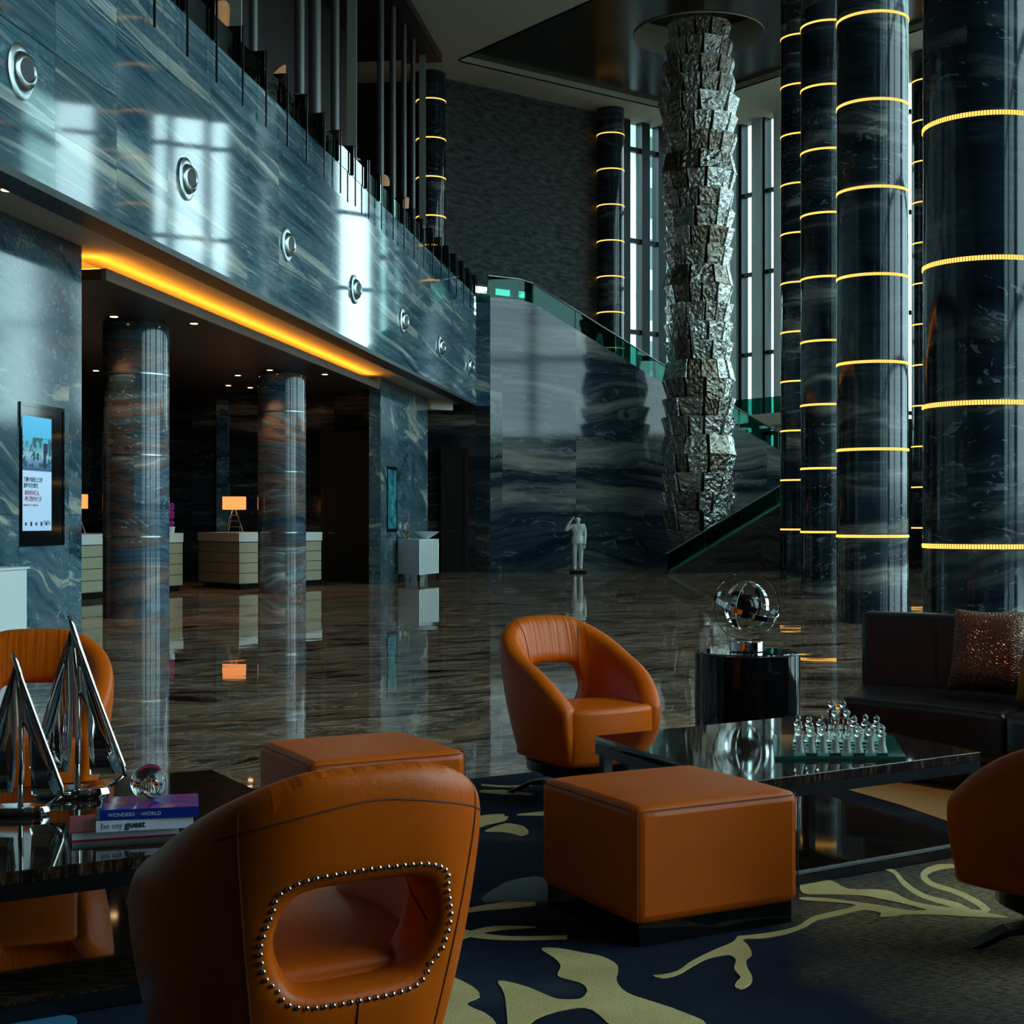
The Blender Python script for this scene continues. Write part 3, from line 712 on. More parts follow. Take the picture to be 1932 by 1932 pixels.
# tapering tail
for t in range(3):
    zt_ = zbot-t*.28; R_ = [.80, .62, .42][t]; n = 9
    for k in range(n):
        am = 2*PI*k/n+t*.4+rnd.uniform(-.1, .1); ch = 2*R_*math.sin(PI/n)
        m = plate(R_-.12, zt_-.28-(.12 if t == 2 else 0), R_, zt_, am, ch*.75, ch)
        face = -(math.sin(am)*CH.normalized().y+math.cos(am)*CH.normalized().x); cand.append((face, m))
cand.sort(key=lambda q: -q[0])
for i, (f_, m) in enumerate(cand):
    if i < 100: m.build('metal_plate', M['hammered'], sc_)
    else: rest.add(m.v, m.f)
o = rest.build('metal_plates', M['hammered'], sc_); o['kind'] = 'stuff'
MB().lathe([(.70, zbot-.2), (.72, ztop-.05)], n=24).build('core', M['black'], sc_, smooth=40)
for k in range(3): MB().tube([(.4*math.cos(k*2.1), .4*math.sin(k*2.1), ztop-.1), (.4*math.cos(k*2.1), .4*math.sin(k*2.1), CEIL+.9)], .02, 6).build('hanger', M['black_metal'], sc_)
# ------------------------------------------------------------ reception
M['desk_white'] = plain('desk top white', (.50, .53, .50), .3); M['desk_g'] = plain('khaki glass desk panel', (.30, .29, .20), .15, spec=.6)
def desk(A, B, C_, label):
    A, B, C_ = Vector(A), Vector(B), Vector(C_); D_ = B+(C_-A)
    e = empty('reception_desk', xyz(A, 0), 0, label, 'desk', 'reception desks')
    q = [Vector((0, 0)), B-A, D_-A, C_-A]; cen = sum(q, Vector((0, 0)))/4
    ins = lambda k: [p+(cen-p).normalized()*k for p in q]
    MB().prism(q, .90, 1.069).build('counter_top', M['desk_white'], e)
    MB().prism(ins(.10), 0, .10).build('plinth', M['black_metal'], e)
    MB().prism(ins(.05), .10, .90).build('core', M['black'], e)
    for k in range(4): MB().prism(ins(.02), .115+k*.195, .115+k*.195+.182).build('front_panel', M['desk_g'], e)
desk(fp(451, 1113), fp(608, 1104), fp(373, 1107), 'reception desk with a lit orange lamp, partly behind the thinner column')
a_ = fp(100, 1137); desk(a_, fp(346, 1115), a_+Vector((-1.0, .9)), 'left reception desk partly behind the thicker marble column')
def desk_lamp(px, d, label, zb_=1.0705):
    e = empty('desk_lamp', (X(px, d), d, zb_), 0, label, 'lamp', 'orange desk lamps')
    hw = .145
    m = MB()
    for sx in (-1, 1):
        for sy in (-1, 1): m.tube([(sx*hw, sy*hw, 0), (sx*.03, sy*.03, .44)], .006, 5)
    for f_ in (0.03, .25, .5, .75):
        w_ = hw*(1-f_)+.03*f_; zz = .44*f_
        m.tube([(-w_, -w_, zz), (w_, -w_, zz), (w_, w_, zz), (-w_, w_, zz)], .005, 5, closed=True)
    m.build('wire_stand', M['chrome'], e)
    MB().lathe([(.225, .44), (.225, .69), (.218, .69), (.218, .44)], n=32).build('lamp_shade', emit('orange lamp shade', (1, .33, .09), 1.0), e, smooth=40)
    return e
desk_lamp(442, 27.9, 'orange drum lamp on wire stand, on the right reception desk')
desk_lamp(508, 28.4, 'orange drum lamp mostly hidden behind the thinner marble column')
desk_lamp(141, 25.4, 'orange drum lamp mostly hidden behind the left marble wall')
e = empty('potted_orchid', (X(321, 26.0), 26.0, 1.07), 0, 'purple orchid on the left reception desk, beside the thicker column', 'plant')
MB().lathe([(.07, 0), (.09, .12), (.085, .12), (0, .1)], n=16).build('pot', M['white'], e, smooth=40)
MB().tube([(0, 0, .1), (.02, 0, .3), (.03, 0, .5)], .006, 5).build('stem', plain('stem green', (.05, .12, .03), .5), e)
for z_ in (.18, .3, .36, .45, .5):
    m = MB()
    for k in range(5):
        a = 2*PI*k/5; m.sphere((.03+.03*math.cos(a), -.02, z_+.03*math.sin(a)), .025, 8, 6, (1, .4, 1))
    m.build('flower', plain('orchid purple', (.35, .02, .25), .5), e, smooth='all')
# downlights in the reception ceiling
for px, py in [(215, 597), (181, 699), (366, 610), (449, 708), (509, 698), (431, 727), (472, 731), (613, 706)]:
    zc = 3.94; d = (zc-EYE)*F/(HZ-py)
    e = empty('downlight', (X(px, d), d, zc), 0, 'small warm recessed downlight in the dark reception ceiling', 'downlight', 'reception downlights')
    MB().lathe([(.05, -.004), (.07, -.006), (.07, 0)], n=20).build('trim_ring', M['steel_ring'], e)
    MB().lathe([(.05, -.008), (.05, -.003)], n=20).build('lens', M['downlight'], e)
    ld = bpy.data.lights.new('downlight_lamp', 'SPOT'); ld.energy = 55; ld.color = (1, .55, .25); ld.spot_size = 1.3; ld.spot_blend = .6; ld.shadow_soft_size = .05
    lo = bpy.data.objects.new('lamp', ld); COL.objects.link(lo); lo.parent = e; lo.location = (0, 0, -.03)
for px, py, zc in [(13, 358, SOFFIT)]:
    d = (zc-EYE)*F/(HZ-py)
    e = empty('downlight', (X(px, d), d, zc), 0, 'small downlight in the pale soffit at the left edge', 'downlight')
    MB().lathe([(.05, -.004), (.07, -.006), (.07, 0)], n=20).build('trim_ring', M['steel_ring'], e)
    MB().lathe([(.05, -.008), (.05, -.003)], n=20).build('lens', M['downlight'], e)
# glimpse of the stair rods at the left of the reception
e = empty('hanging_rod_screen', xyz(PE-V*7.3-U*1.2, 0), 0, 'screen of thin vertical metal rods left of the thicker column', 'screen')
for k in range(16): MB().tube([xyz(-V*k*.1, 2.1+.06*k*.5-.9*(k/16)), xyz(-V*k*.1, 3.75)], .012, 6).build('rod', M['steel_ring'], e)
MB().tube([xyz(V*.05, 3.76), xyz(-V*1.6, 3.76)], .03, 6).build('top_rail', M['steel_ring'], e)
# ------------------------------------------------------------ wall screens
def wall_screen(px0, px1, y0t, y0b, label, big):
    a = hit(px0, PW+V*.0, U); b = hit(px1, PW, U); L = (b-a).length
    zt_ = Z(y0t, a[1]); zb_ = Z(y0b, a[1]); H = zt_-zb_
    e = empty('display_screen', xyz(a, zb_), 0, label, 'screen', 'wall display screens')
    e.rotation_euler = (0, 0, math.atan2(U.y, U.x))          # local x runs along the wall, -y faces the hall
    f = MB(); bw = .035
    for x0, x1, z0, z1 in ((0, L, 0, bw), (0, L, H-bw, H), (0, bw, bw, H-bw), (L-bw, L, bw, H-bw)):
        f.box(((x0+x1)/2, -.009, (z0+z1)/2), (x1-x0, .018, z1-z0))
    f.build('bezel', M['black_gloss'], e)
    MB().box((L/2, -.005, H/2), (L-.07, .01, H-.07)).build('backing', M['black_gloss'], e)
    return e, L, H
e, L, H = wall_screen(36, 119, 757, 1031, 'tall lit advertising screen in black frame on the left marble wall', True)
sL, sH = L*.66, H-.28
x0 = .03; z0 = .15
def scr_mat():
    t = NT('screen picture'); u, v = t.uv()
    n = t.noise(t.comb(t.math('MULTIPLY', u, 9), t.math('MULTIPLY', v, 7)), 1, 5, .6)
    f = t.math('DIVIDE', t.math('SUBTRACT', v, z0), sH)
    c1 = t.ramp(f, [(.0, (.30, .52, .72)), (.52, (.34, .60, .80)), (.531, (.02, .06, .16)), (.60, (.10, .22, .38)), (.66, (.20, .38, .5)), (.74, (.05, .28, .32)), (.80, (.04, .38, .60)), (1., (.03, .36, .66))])
    band = t.math('MULTIPLY', t.math('GREATER_THAN', f, .56), t.math('LESS_THAN', f, .82))
    c2 = t.mix(t.math('MULTIPLY', band, t.math('GREATER_THAN', n, .52)), c1, (.01, .08, .10))
    t.base((0, 0, 0), .2); t.put(t.b.inputs['Emission Color'], c2); t.b.inputs['Emission Strength'].default_value = .85; return t.m
MB().box((x0+sL/2, -.012, z0+sH/2), (sL, .006, sH)).build('display', scr_mat(), e)
MT = lambda x, z, y=-.0162: Matrix.Translation((x, y, z))@Matrix.Rotation(PI/2, 4, 'X')
navy = plain('navy print', (.01, .02, .08), .6); red = plain('crimson print', (.35, .005, .05), .6)
lh = sH*.056
for i, (tx, mt) in enumerate([('万豪中国线上订房', navy), ('旅程尽在掌控', navy), ('· 即时房间确认', red), ('· 最优惠房价保证', red)]):
    text_obj(tx, 'lettering', mt, e, MT(x0+.03, z0+sH*(.43-.052*i-(.012 if i > 1 else 0))), sH*.046, sx=.98, bold=.0012)
text_obj('MARRIOTT.COM.CN', 'lettering', red, e, MT(x0+.03, z0+sH*.215), sH*.024, sx=1.25, bold=.0006)
text_obj('JW Mar', 'lettering', navy, e, MT(x0+sL*.72, z0+sH*.05), .07, sx=.7)
for k in range(5): MB().box((x0+.08+k*.11, -.016, z0+sH*.06), (.035, .002, .03+.012*(k % 2))).build('icon', navy, e)
m = MB(); fx = x0+sL*.76      # dark silhouette in the picture
m.box((fx, -.016, z0+sH*.63), (.05, .002, sH*.16)); m.box((fx+.02, -.016, z0+sH*.73), (.09, .002, sH*.09)); m.lathe([(.0, 0), (.035, .0)], (0, 0, 0), 12); 
m.build('picture_silhouette', navy, e)
e, L, H = wall_screen(730, 748, 879, 1004, 'small teal display screen on the marble pier above the white cabinet', False)
t = NT('teal display'); u, v = t.uv(); n = t.noise(t.comb(u, t.math('MULTIPLY', v, 2)), 3, 4)
t.base((0, 0, 0), .2); t.put(t.b.inputs['Emission Color'], t.ramp(n, [(.35, (.005, .03, .05)), (.6, (.01, .14, .17)), (.75, (.05, .25, .25))])); t.b.inputs['Emission Strength'].default_value = .8
MB().box((L/2, -.012, H/2), (L-.14, .006, H-.14)).build('display', t.m, e)
# white cabinet with bowl
CbA = fp(791, 1099); CbL = fp(751, 1097); CbR = fp(828, 1095)
e = empty('white_cabinet', xyz(CbA, 0), 0, 'white ribbed cabinet on thin legs, in front of the marble pier', 'cabinet')
q = [Vector((0, 0)), CbR-CbA, (CbR-CbA)+(CbL-CbA), CbL-CbA]
MB().prism(q, .16, .90).build('body', M['white'], e)
m = MB(); dR = (CbR-CbA)
for k in range(1, 14):
    p = dR*(k/14); nn = Vector((dR.y, -dR.x)).normalized(); m.prism([p-dR.normalized()*.02, p+dR.normalized()*.02, p+dR.normalized()*.02+nn*.012, p-dR.normalized()*.02+nn*.012], .18, .88)
m.build('ribbed_front', M['white'], e)
for p in q:
    pp = p*.92+sum(q, Vector((0, 0)))/4*.08; MB().box((pp.x, pp.y, .08), (.03, .03, .16)).build('leg', M['black_metal'], e)
cen = CbA+sum(q, Vector((0, 0)))/4
o = MB().lathe([(.06, 0), (.08, .02), (.22, .10), (.30, .16), (.285, .16), (.20, .11), (0, .05)], n=32).build('bowl', M['white'], None, smooth=40, loc=xyz(cen+Vector((.14, .25)), .90)); tag(o, 'wide white bowl on the white cabinet', 'bowl')
e = empty('flower_vase', xyz(cen+Vector((-.22, -.12)), .90), 0, 'slender vase with thin stem and golden bowl on the white cabinet', 'vase')
MB().lathe([(.05, 0), (.05, .02), (.015, .06), (.03, .12), (.16, .16), (.15, .17), (0, .13)], n=20).build('golden_dish', plain('gold', (.5, .3, .05), .25, .8), e, smooth=40)
MB().tube([(0, 0, .1), (.01, 0, .35), (0, 0, .58)], .012, 6).build('stem', plain('rose stem', (.25, .14, .12), .4), e)
# statue
e = empty('saluting_statue', xyz(fp(1090, 1080.5), 0), 0, 'white statue of a standing person in a suit, one hand raised to the brow', 'statue')
Hs = 1.38; K = Hs/1.75
def skin(name, vs, es, rs, mat, parent, sub=2):
    me = bpy.data.meshes.new(name); me.from_pydata([tuple(Vector(v)) for v in vs], es, []); me.update()
    o = bpy.data.objects.new(name, me); COL.objects.link(o)
    md = o.modifiers.new('skin', 'SKIN'); md.use_smooth_shade = True
    sv = me.skin_vertices[0].data
    for i, r in enumerate(rs): sv[i].radius = r if isinstance(r, tuple) else (r, r)
    sv[0].use_root = True
    s2 = o.modifiers.new('s', 'SUBSURF'); s2.levels = sub; s2.render_levels = sub
    dg = bpy.context.evaluated_depsgraph_get(); m2 = bpy.data.meshes.new_from_object(o.evaluated_get(dg))
    bpy.data.objects.remove(o)
    for p in m2.polygons: p.use_smooth = True
    m2.materials.clear(); m2.materials.append(mat)
    o = bpy.data.objects.new(name, m2); COL.objects.link(o); o.parent = parent
    return o
# x right in picture, y away; statue faces the camera (-y)
sv = [(0, 0, .93), (0, 0, 1.12), (0, -.01, 1.32), (0, -.01, 1.46), (0, -.02, 1.53), (0, -.025, 1.60), (0, -.02, 1.69),
      (-.09, 0, .86), (-.10, -.01, .48), (-.09, .01, .10), (-.10, -.11, .04),
      (.09, 0, .86), (.10, -.01, .48), (.09, .01, .10), (.10, -.11, .04),
      (.19, 0, 1.42), (.235, .01, 1.15), (.22, -.05, .90), (.215, -.07, .80),
      (-.20, 0, 1.41), (-.40, -.05, 1.27), (-.30, -.12, 1.47), (-.20, -.15, 1.60)]
se = [(0, 1), (1, 2), (2, 3), (3, 4), (4, 5), (5, 6), (0, 7), (7, 8), (8, 9), (9, 10), (0, 11), (11, 12), (12, 13), (13, 14), (2, 15), (15, 16), (16, 17), (17, 18), (2, 19), (19, 20), (20, 21), (21, 22)]
sr = [(.17, .12), (.15, .11), (.18, .12), (.08, .07), (.06, .06), (.085, .095), (.07, .08), .10, .075, .065, (.055, .04), .10, .075, .065, (.055, .04), .075, .06, .045, .035, .075, .06, .045, .035]
bd = skin('figure', [Vector(v)*K for v in sv], se, [tuple(a*K for a in r) if isinstance(r, tuple) else r*K for r in sr], M['statue'], e)
bd.location = (0, 0, .05)
m = MB()
m.sphere((0, -.105*K, 1.615*K), .02*K, 8, 6, (.7, 1, 1.4))
for sx in (-1, 1): m.sphere((sx*.088*K, -.02*K, 1.61*K), .025*K, 8, 6, (.5, .8, 1.3)); m.sphere((sx*.035*K, -.092*K, 1.645*K), .014*K, 8, 6)
m.box((0, -.10*K, 1.575*K), (.05*K, .02*K, .01*K))
m.build('face_features', M['statue'], e, smooth=50, loc=(0, 0, .05))
m = MB()          # fingers of both hands
for k in range(4):
    m.tube([Vector((-.205+.012*k, -.155, 1.60))*K, Vector((-.175+.014*k, -.17, 1.66))*K, Vector((-.145+.014*k, -.165, 1.70-.006*k))*K], .010*K, 6)
    m.tube([Vector((.20+.014*k, -.07, .79))*K, Vector((.198+.013*k, -.075, .73))*K, Vector((.20+.01*k, -.07, .69+.008*abs(k-1)))*K], .010*K, 6)
m.tube([Vector((-.19, -.13, 1.60))*K, Vector((-.17, -.125, 1.63))*K], .011*K, 6); m.tube([Vector((.195, -.09, .80))*K, Vector((.185, -.10, .75))*K], .011*K, 6)
m.build('fingers', M['statue'], e, smooth=50, loc=(0, 0, .05))
m = MB(); m.tube([Vector((0, -.10, .88))*K, Vector((.0, -.125, 1.12))*K, Vector((0, -.125, 1.28))*K], .006*K, 5)
m.slab([Vector((-.09, -.105, 1.44))*K, Vector((-.01, -.135, 1.22))*K, Vector((-.05, -.13, 1.3))*K, Vector((-.13, -.11, 1.38))*K], (0, -.012, 0))
m.slab([Vector((.09, -.105, 1.44))*K, Vector((.01, -.135, 1.22))*K, Vector((.05, -.13, 1.3))*K, Vector((.13, -.11, 1.38))*K], (0, -.012, 0))
m.build('jacket_lapels', M['statue'], e, loc=(0, 0, .05))
sk = MB()
sk.lathe([(.205*K, .86*K), (.20*K, .95*K), (.175*K, 1.1*K), (.15*K, 1.12*K)], n=28); sk.xf(Matrix.Diagonal((1, .72, 1, 1))); sk.build('jacket_skirt', M['statue'], e, smooth=60, loc=(0, 0, .05))
MB().box((0, -.02, .025), (.42, .34, .05)).build('plinth', M['black_gloss'], e, bevel=.005)
# white block at far left
e = empty('white_cabinet', (X(5, 12.6)-.21, 12.6, 0), aV+PI/2, 'plain white block cabinet at the left edge, against the marble wall', 'cabinet')
MB().box((0, 0, .445), (.8, .5, .87)).build('body', M['white'], e, bevel=.008)
MB().box((0, 0, .875), (.84, .54, .02)).build('top', M['white'], e, bevel=.004)
# ------------------------------------------------------------ carpet
def carpet_mat():
    t = NT('navy wool carpet'); p = t.pos(); sp = t.n('ShaderNodeSeparateXYZ'); t.put(sp.inputs[0], p)
    n = t.noise(p, 1.6, 3, .5); f = t.noise(p, 260, 2, .6)
    navy_ = t.ramp(n, [(.38, (.006, .010, .024)), (.55, (.011, .018, .036)), (.68, (.035, .05, .062))])
    # olive and gold hatched area towards the right chair
    dx = t.math('SUBTRACT', sp.outputs[0], 1.75); dy = t.math('SUBTRACT', sp.outputs[1], 4.5)
    r = t.math('SQRT', t.math('ADD', t.math('MULTIPLY', dx, dx), t.math('MULTIPLY', t.math('MULTIPLY', dy, dy), .55)))
    msk = t.math('SUBTRACT', 1.45, t.math('ADD', t.math('MULTIPLY', r, 1.15), t.math('MULTIPLY', n, .8)))
    mp = t.n('ShaderNodeMapping'); t.put(mp.inputs[0], p); mp.inputs['Rotation'].default_value = (0, 0, .5); mp.inputs['Scale'].default_value = (30, 240, 1)
    hatch = t.noise(mp.outputs[0], 1, 2, .7)
    g = t.ramp(hatch, [(.42, (.03, .035, .03)), (.58, (.46, .32, .15))])
    msk2 = t.math('MULTIPLY', t.math('MINIMUM', t.math('MAXIMUM', t.math('MULTIPLY', msk, 1.6), 0), 1), .85)
    c_ = t.mix(msk2, navy_, g)
    t.base(t.mix(.5, c_, t.ramp(f, [(.3, (.35, .35, .35)), (.7, (1.5, 1.5, 1.5))]), 'MULTIPLY'), .95, spec=.1)
    t.bump(f, .5, .004); return t.m
def gold_mat():
    t = NT('gold carpet motif'); p = t.pos(); f = t.noise(p, 260, 2, .6); n = t.noise(p, 3, 3)
    c_ = t.ramp(n, [(.35, (.60, .44, .19)), (.7, (.80, .60, .28))])
    t.base(t.mix(.5, c_, t.ramp(f, [(.3, (.4, .4, .4)), (.7, (1.4, 1.4, 1.4))]), 'MULTIPLY'), .95, spec=.1); t.bump(f, .5, .004); return t.m
ga = Vector((.861, .509)); gb = Vector((-.509, .861))
C0 = Vector((-.15, 7.23))
cp = [C0-ga*1.35, C0+ga*5.5, C0+ga*7.5-gb*8, (.5, .3), (-3.2, .6), (-3.3, 3.9)]
ce = tag(MB().prism([Vector(q) for q in cp], 0, .012).build('carpet', carpet_mat(), None), 'navy carpet with gold branching motif under the lounge furniture', 'carpet')
gm = gold_mat()
z7 = lambda x, y: (950+x*.5083, 1400+y*.5083)
ZC = [0]
def motif(name, pxs, mat=gm, z=.0125):
    ZC[0] += 1; z += ZC[0]*.00008
    q = [fp(*p) for p in pxs]; MB().prism(q, .008, z+.002).build(name, mat, ce)
def ribbon(name, pw, mat=gm, z=.0125):
    ZC[0] += 1; z += ZC[0]*.00008
    c_ = [Vector((a, b)) for a, b, w_ in pw]; ws = [w_ for _, _, w_ in pw]
    pts_ = []; 
    for i in range(len(c_)-1):
        p0 = c_[max(i-1, 0)]; p1_ = c_[i]; p2_ = c_[i+1]; p3 = c_[min(i+2, len(c_)-1)]
        for k in range(5):
            t_ = k/5; t2_, t3 = t_*t_, t_**3
            p = .5*((2*p1_)+(-p0+p2_)*t_+(2*p0-5*p1_+4*p2_-p3)*t2_+(-p0+3*p1_-3*p2_+p3)*t3)
            pts_.append((p, ws[i]*(1-t_)+ws[i+1]*t_))
    pts_.append((c_[-1], ws[-1]))
    vs = []; 
    for i, (p, w_) in enumerate(pts_):
        a = pts_[max(i-1, 0)][0]; b = pts_[min(i+1, len(pts_)-1)][0]; d_ = (b-a); d_.normalize(); n_ = Vector((-d_.y, d_.x))*w_/2
        l = fp(*(p+n_)); r = fp(*(p-n_)); vs += [xyz(l, z), xyz(r, z)]
    m = MB(); m.add(vs, [(2*i, 2*i+1, 2*i+3, 2*i+2) for i in range(len(pts_)-1)])
    m.build(name, mat, ce)
def smooth_loop(pp, k=4):
    out = []; n = len(pp)
    for i in range(n):
        p0, p1_, p2_, p3 = [Vector(pp[(i+j) % n]) for j in (-1, 0, 1, 2)]
        for q in range(k):
            t_ = q/k; out.append(tuple(.5*((2*p1_)+(-p0+p2_)*t_+(2*p0-5*p1_+4*p2_-p3)*t_*t_+(-p0+3*p1_-3*p2_+p3)*t_**3)))
    return out
motif('gold_motif', smooth_loop([z7(*p) for p in [(140, 785), (200, 782), (300, 800), (370, 815), (425, 850), (420, 905), (460, 950), (560, 985), (660, 1020), (760, 1075), (700, 1180), (430, 1090), (330, 1015), (240, 1010), (120, 1047), (30, 1120), (5, 960), (-20, 905), (70, 922), (130, 945), (190, 970), (240, 975), (290, 970), (310, 940), (290, 915), (240, 900), (200, 885), (212, 850), (190, 820)]], 3))
motif('gold_motif', smooth_loop([(815, 1850), (835, 1845), (890, 1870), (905, 1890), (880, 1905), (930, 1932), (940, 1990), (800, 1990)], 3))
def rb(lst): ribbon('gold_motif', [(*z7(x, y), w_*.5083) for x, y, w_ in lst])
motif('gold_motif', smooth_loop([z7(*p) for p in [(555, 885), (590, 895), (650, 880), (700, 850), (760, 820), (830, 808), (862, 825), (856, 860), (880, 890), (868, 905), (858, 925), (880, 936), (915, 918), (923, 890), (905, 855), (902, 825), (922, 805), (908, 772), (890, 748), (960, 745), (1050, 728), (1120, 702), (1160, 678), (1240, 660), (1330, 640), (1400, 650), (1395, 665), (1450, 662), (1490, 657), (1600, 657), (1740, 665), (1875, 668), (1800, 650), (1770, 640), (1640, 628), (1570, 618), (1500, 600), (1440, 570), (1380, 562), (1280, 560), (1220, 530), (1160, 525), (1108, 528), (1108, 575), (1200, 580), (1330, 585), (1400, 598), (1470, 612), (1540, 630), (1570, 640), (1500, 640), (1400, 622), (1330, 612), (1200, 595), (1108, 592), (1108, 602), (1200, 608), (1310, 622), (1200, 650), (1140, 668), (1090, 700), (1000, 722), (900, 735), (870, 738), (850, 760), (780, 790), (700, 830), (650, 865), (600, 880)]], 3))
rb([(1690, 472, 12), (1610, 478, 22), (1560, 505, 26), (1590, 540, 18), (1680, 570, 18), (1760, 610, 22), (1800, 645, 26)])
rb([(1400, 480, 4), (1450, 495, 14), (1490, 540, 20), (1560, 585, 18), (1680, 620, 22), (1740, 645, 14)])
ribbon('gold_motif', [(840, 1735, 6), (900, 1722, 10), (960, 1715, 14), (1010, 1712, 8)])
ribbon('gold_motif', [(832, 1745, 10), (880, 1768, 12), (960, 1778, 8), (1070, 1776, 8)])
ribbon('gold_motif', [(835, 1785, 4), (870, 1775, 12), (930, 1760, 10), (1010, 1757, 2)])
ribbon('gold_motif', [(870, 1575, 10), (905, 1556, 22), (950, 1548, 14), (955, 1545, 3)])
ribbon('gold_motif', [(915, 1574, 2), (955, 1568, 18), (985, 1574, 20), (997, 1577, 4)])
ribbon('gold_motif', [(908, 1486, 3), (960, 1489, 4), (1005, 1486, 4)])
ribbon('gold_motif', [(905, 1498, 4), (950, 1500, 9), (1005, 1504, 3)])
ribbon('gold_motif', [(975, 1543, 2), (1020, 1541, 8), (1060, 1540, 8)])
gy = plain('grey blue carpet motif', (.07, .10, .12), .95)
ribbon('grey_motif', [(910, 1705, 8), (960, 1690, 40), (1010, 1685, 50), (1060, 1690, 30)], gy, .0123)
bl = plain('bright blue carpet motif', (.01, .13, .26), .95)
motif('blue_motif', smooth_loop([(-60, 1945), (0, 1925), (60, 1919), (120, 1925), (145, 1937), (100, 1975), (-60, 1990)], 3), bl)
motif('gold_motif', [(1545, 1484), (1800, 1455), (1850, 1470), (1850, 1585), (1800, 1560), (1700, 1525), (1560, 1484)], plain('pale gold carpet field', (.30, .22, .10), .95), .0121)
# ------------------------------------------------------------ low tables
def low_table(pts_, label, leg_skip=()):
    P0 = Vector(pts_[0]); q = [Vector(p)-P0 for p in pts_]; cen = sum(q, Vector((0, 0)))/4
    e = empty('coffee_table', xyz(P0, .004), 0, label, 'table', 'granite coffee tables')
    ins = lambda k: [p+(cen-p).normalized()*k for p in q]
    MB().prism(q, .365, .40).build('table_top', M['table'], e, bevel=.003)
    f = MB()
    oq = ins(.0); iq = ins(.06)
    for i in range(4): f.prism([oq[i], oq[(i+1) % 4], iq[(i+1) % 4], iq[i]], .325, .365)
    f.build('frame', M['black_metal'], e)
    for p in ins(.045): MB().box((p.x, p.y, .19), (.04, .04, .28), rz=math.atan2(ga.y, ga.x)).build('leg', M['black_metal'], e)
    f = MB(); f.prism(q, .012, .052); f.build('base_frame', M['black_metal'], e, bevel=.002)
    MB().prism(ins(.03), .052, .057).build('lower_shelf', M['table'], e)
    return e
NR, RR, BRR, BB = (.781, 4.93), (1.813, 5.58), (1.376, 6.65), (.346, 6.0)
low_table([NR, RR, BRR, BB], 'right granite coffee table holding the glass chess set')
low_table([(-1.51, 3.54), (-.48, 4.15), (-1.08, 5.19), (-2.11, 4.58)], 'left granite coffee table holding the silver sailboats and books')
TZ = .404
# ------------------------------------------------------------ ottomans
def rbox(hx, hy, z0, z1, name, mat, parent, bev, puff=0):
    m = MB(); N_ = 8; bm = bmesh.new()
    bmesh.ops.create_cube(bm, size=1)
    for v in bm.verts: v.co = Vector((v.co.x*2*hx, v.co.y*2*hy, z0+(v.co.z+.5)*(z1-z0)))
    bmesh.ops.subdivide_edges(bm, edges=bm.edges[:], cuts=7, use_grid_fill=True)
    for v in bm.verts:
        a = max(0, 1-(v.co.x/hx)**2); b = max(0, 1-(v.co.y/hy)**2)
        if v.co.z > z1-1e-4: v.co.z += puff*(a*b)**.5
    vs = [tuple(v.co) for v in bm.verts]; fs = [tuple(v.index for v in f.verts) for f in bm.faces]; bm.free()
    m.add(vs, fs); o = m.build(name, mat, parent, bevel=bev); o.modifiers['bevel'].angle_limit = math.radians(50); return o
def ottoman(near, label):
    cen = Vector(near)+Vector((.861, .509)).normalized()*0
    ux = unit(.539, .29); uy = Vector((-ux.y, ux.x)); c_ = Vector(near)+ux*.305+uy*.29
    e = empty('ottoman', xyz(c_, .0125), math.atan2(ux.y, ux.x), label, 'ottoman', 'orange leather ottomans')
    MB().box((0, 0, .036), (.585, .555, .072)).build('plinth', M['black_gloss'], e, bevel=.003)
    rbox(.31, .295, .065, .422, 'cushion_block', M['leather2'], e, .03, .012)
    hx, hy, z_ = .3115, .2965, .412
    for sgn in (1,):
        L_ = MB().tube([(-hx+.02, -hy, z_), (hx-.02, -hy, z_)], .0022, 6)
        L_.tube([(hx, -hy+.02, z_), (hx, hy-.02, z_)], .0022, 6); L_.tube([(-hx, -hy+.02, z_), (-hx, hy-.02, z_)], .0022, 6); L_.tube([(-hx+.02, hy, z_), (hx-.02, hy, z_)], .0022, 6)
        for sx in (-1, 1):
            L_.tube([(sx*(hx-.006), -(hy-.006), .08), (sx*(hx-.006), -(hy-.006), .41)], .0025, 6)
        L_.build('stitched_seam', plain('dark orange thread', (.25, .05, .01), .6), e)
    return e
ottoman((.377, 4.33), 'nearer orange leather ottoman in front of the right coffee table')
ottoman((-.714, 5.14), 'farther orange leather ottoman partly behind the near armchair')
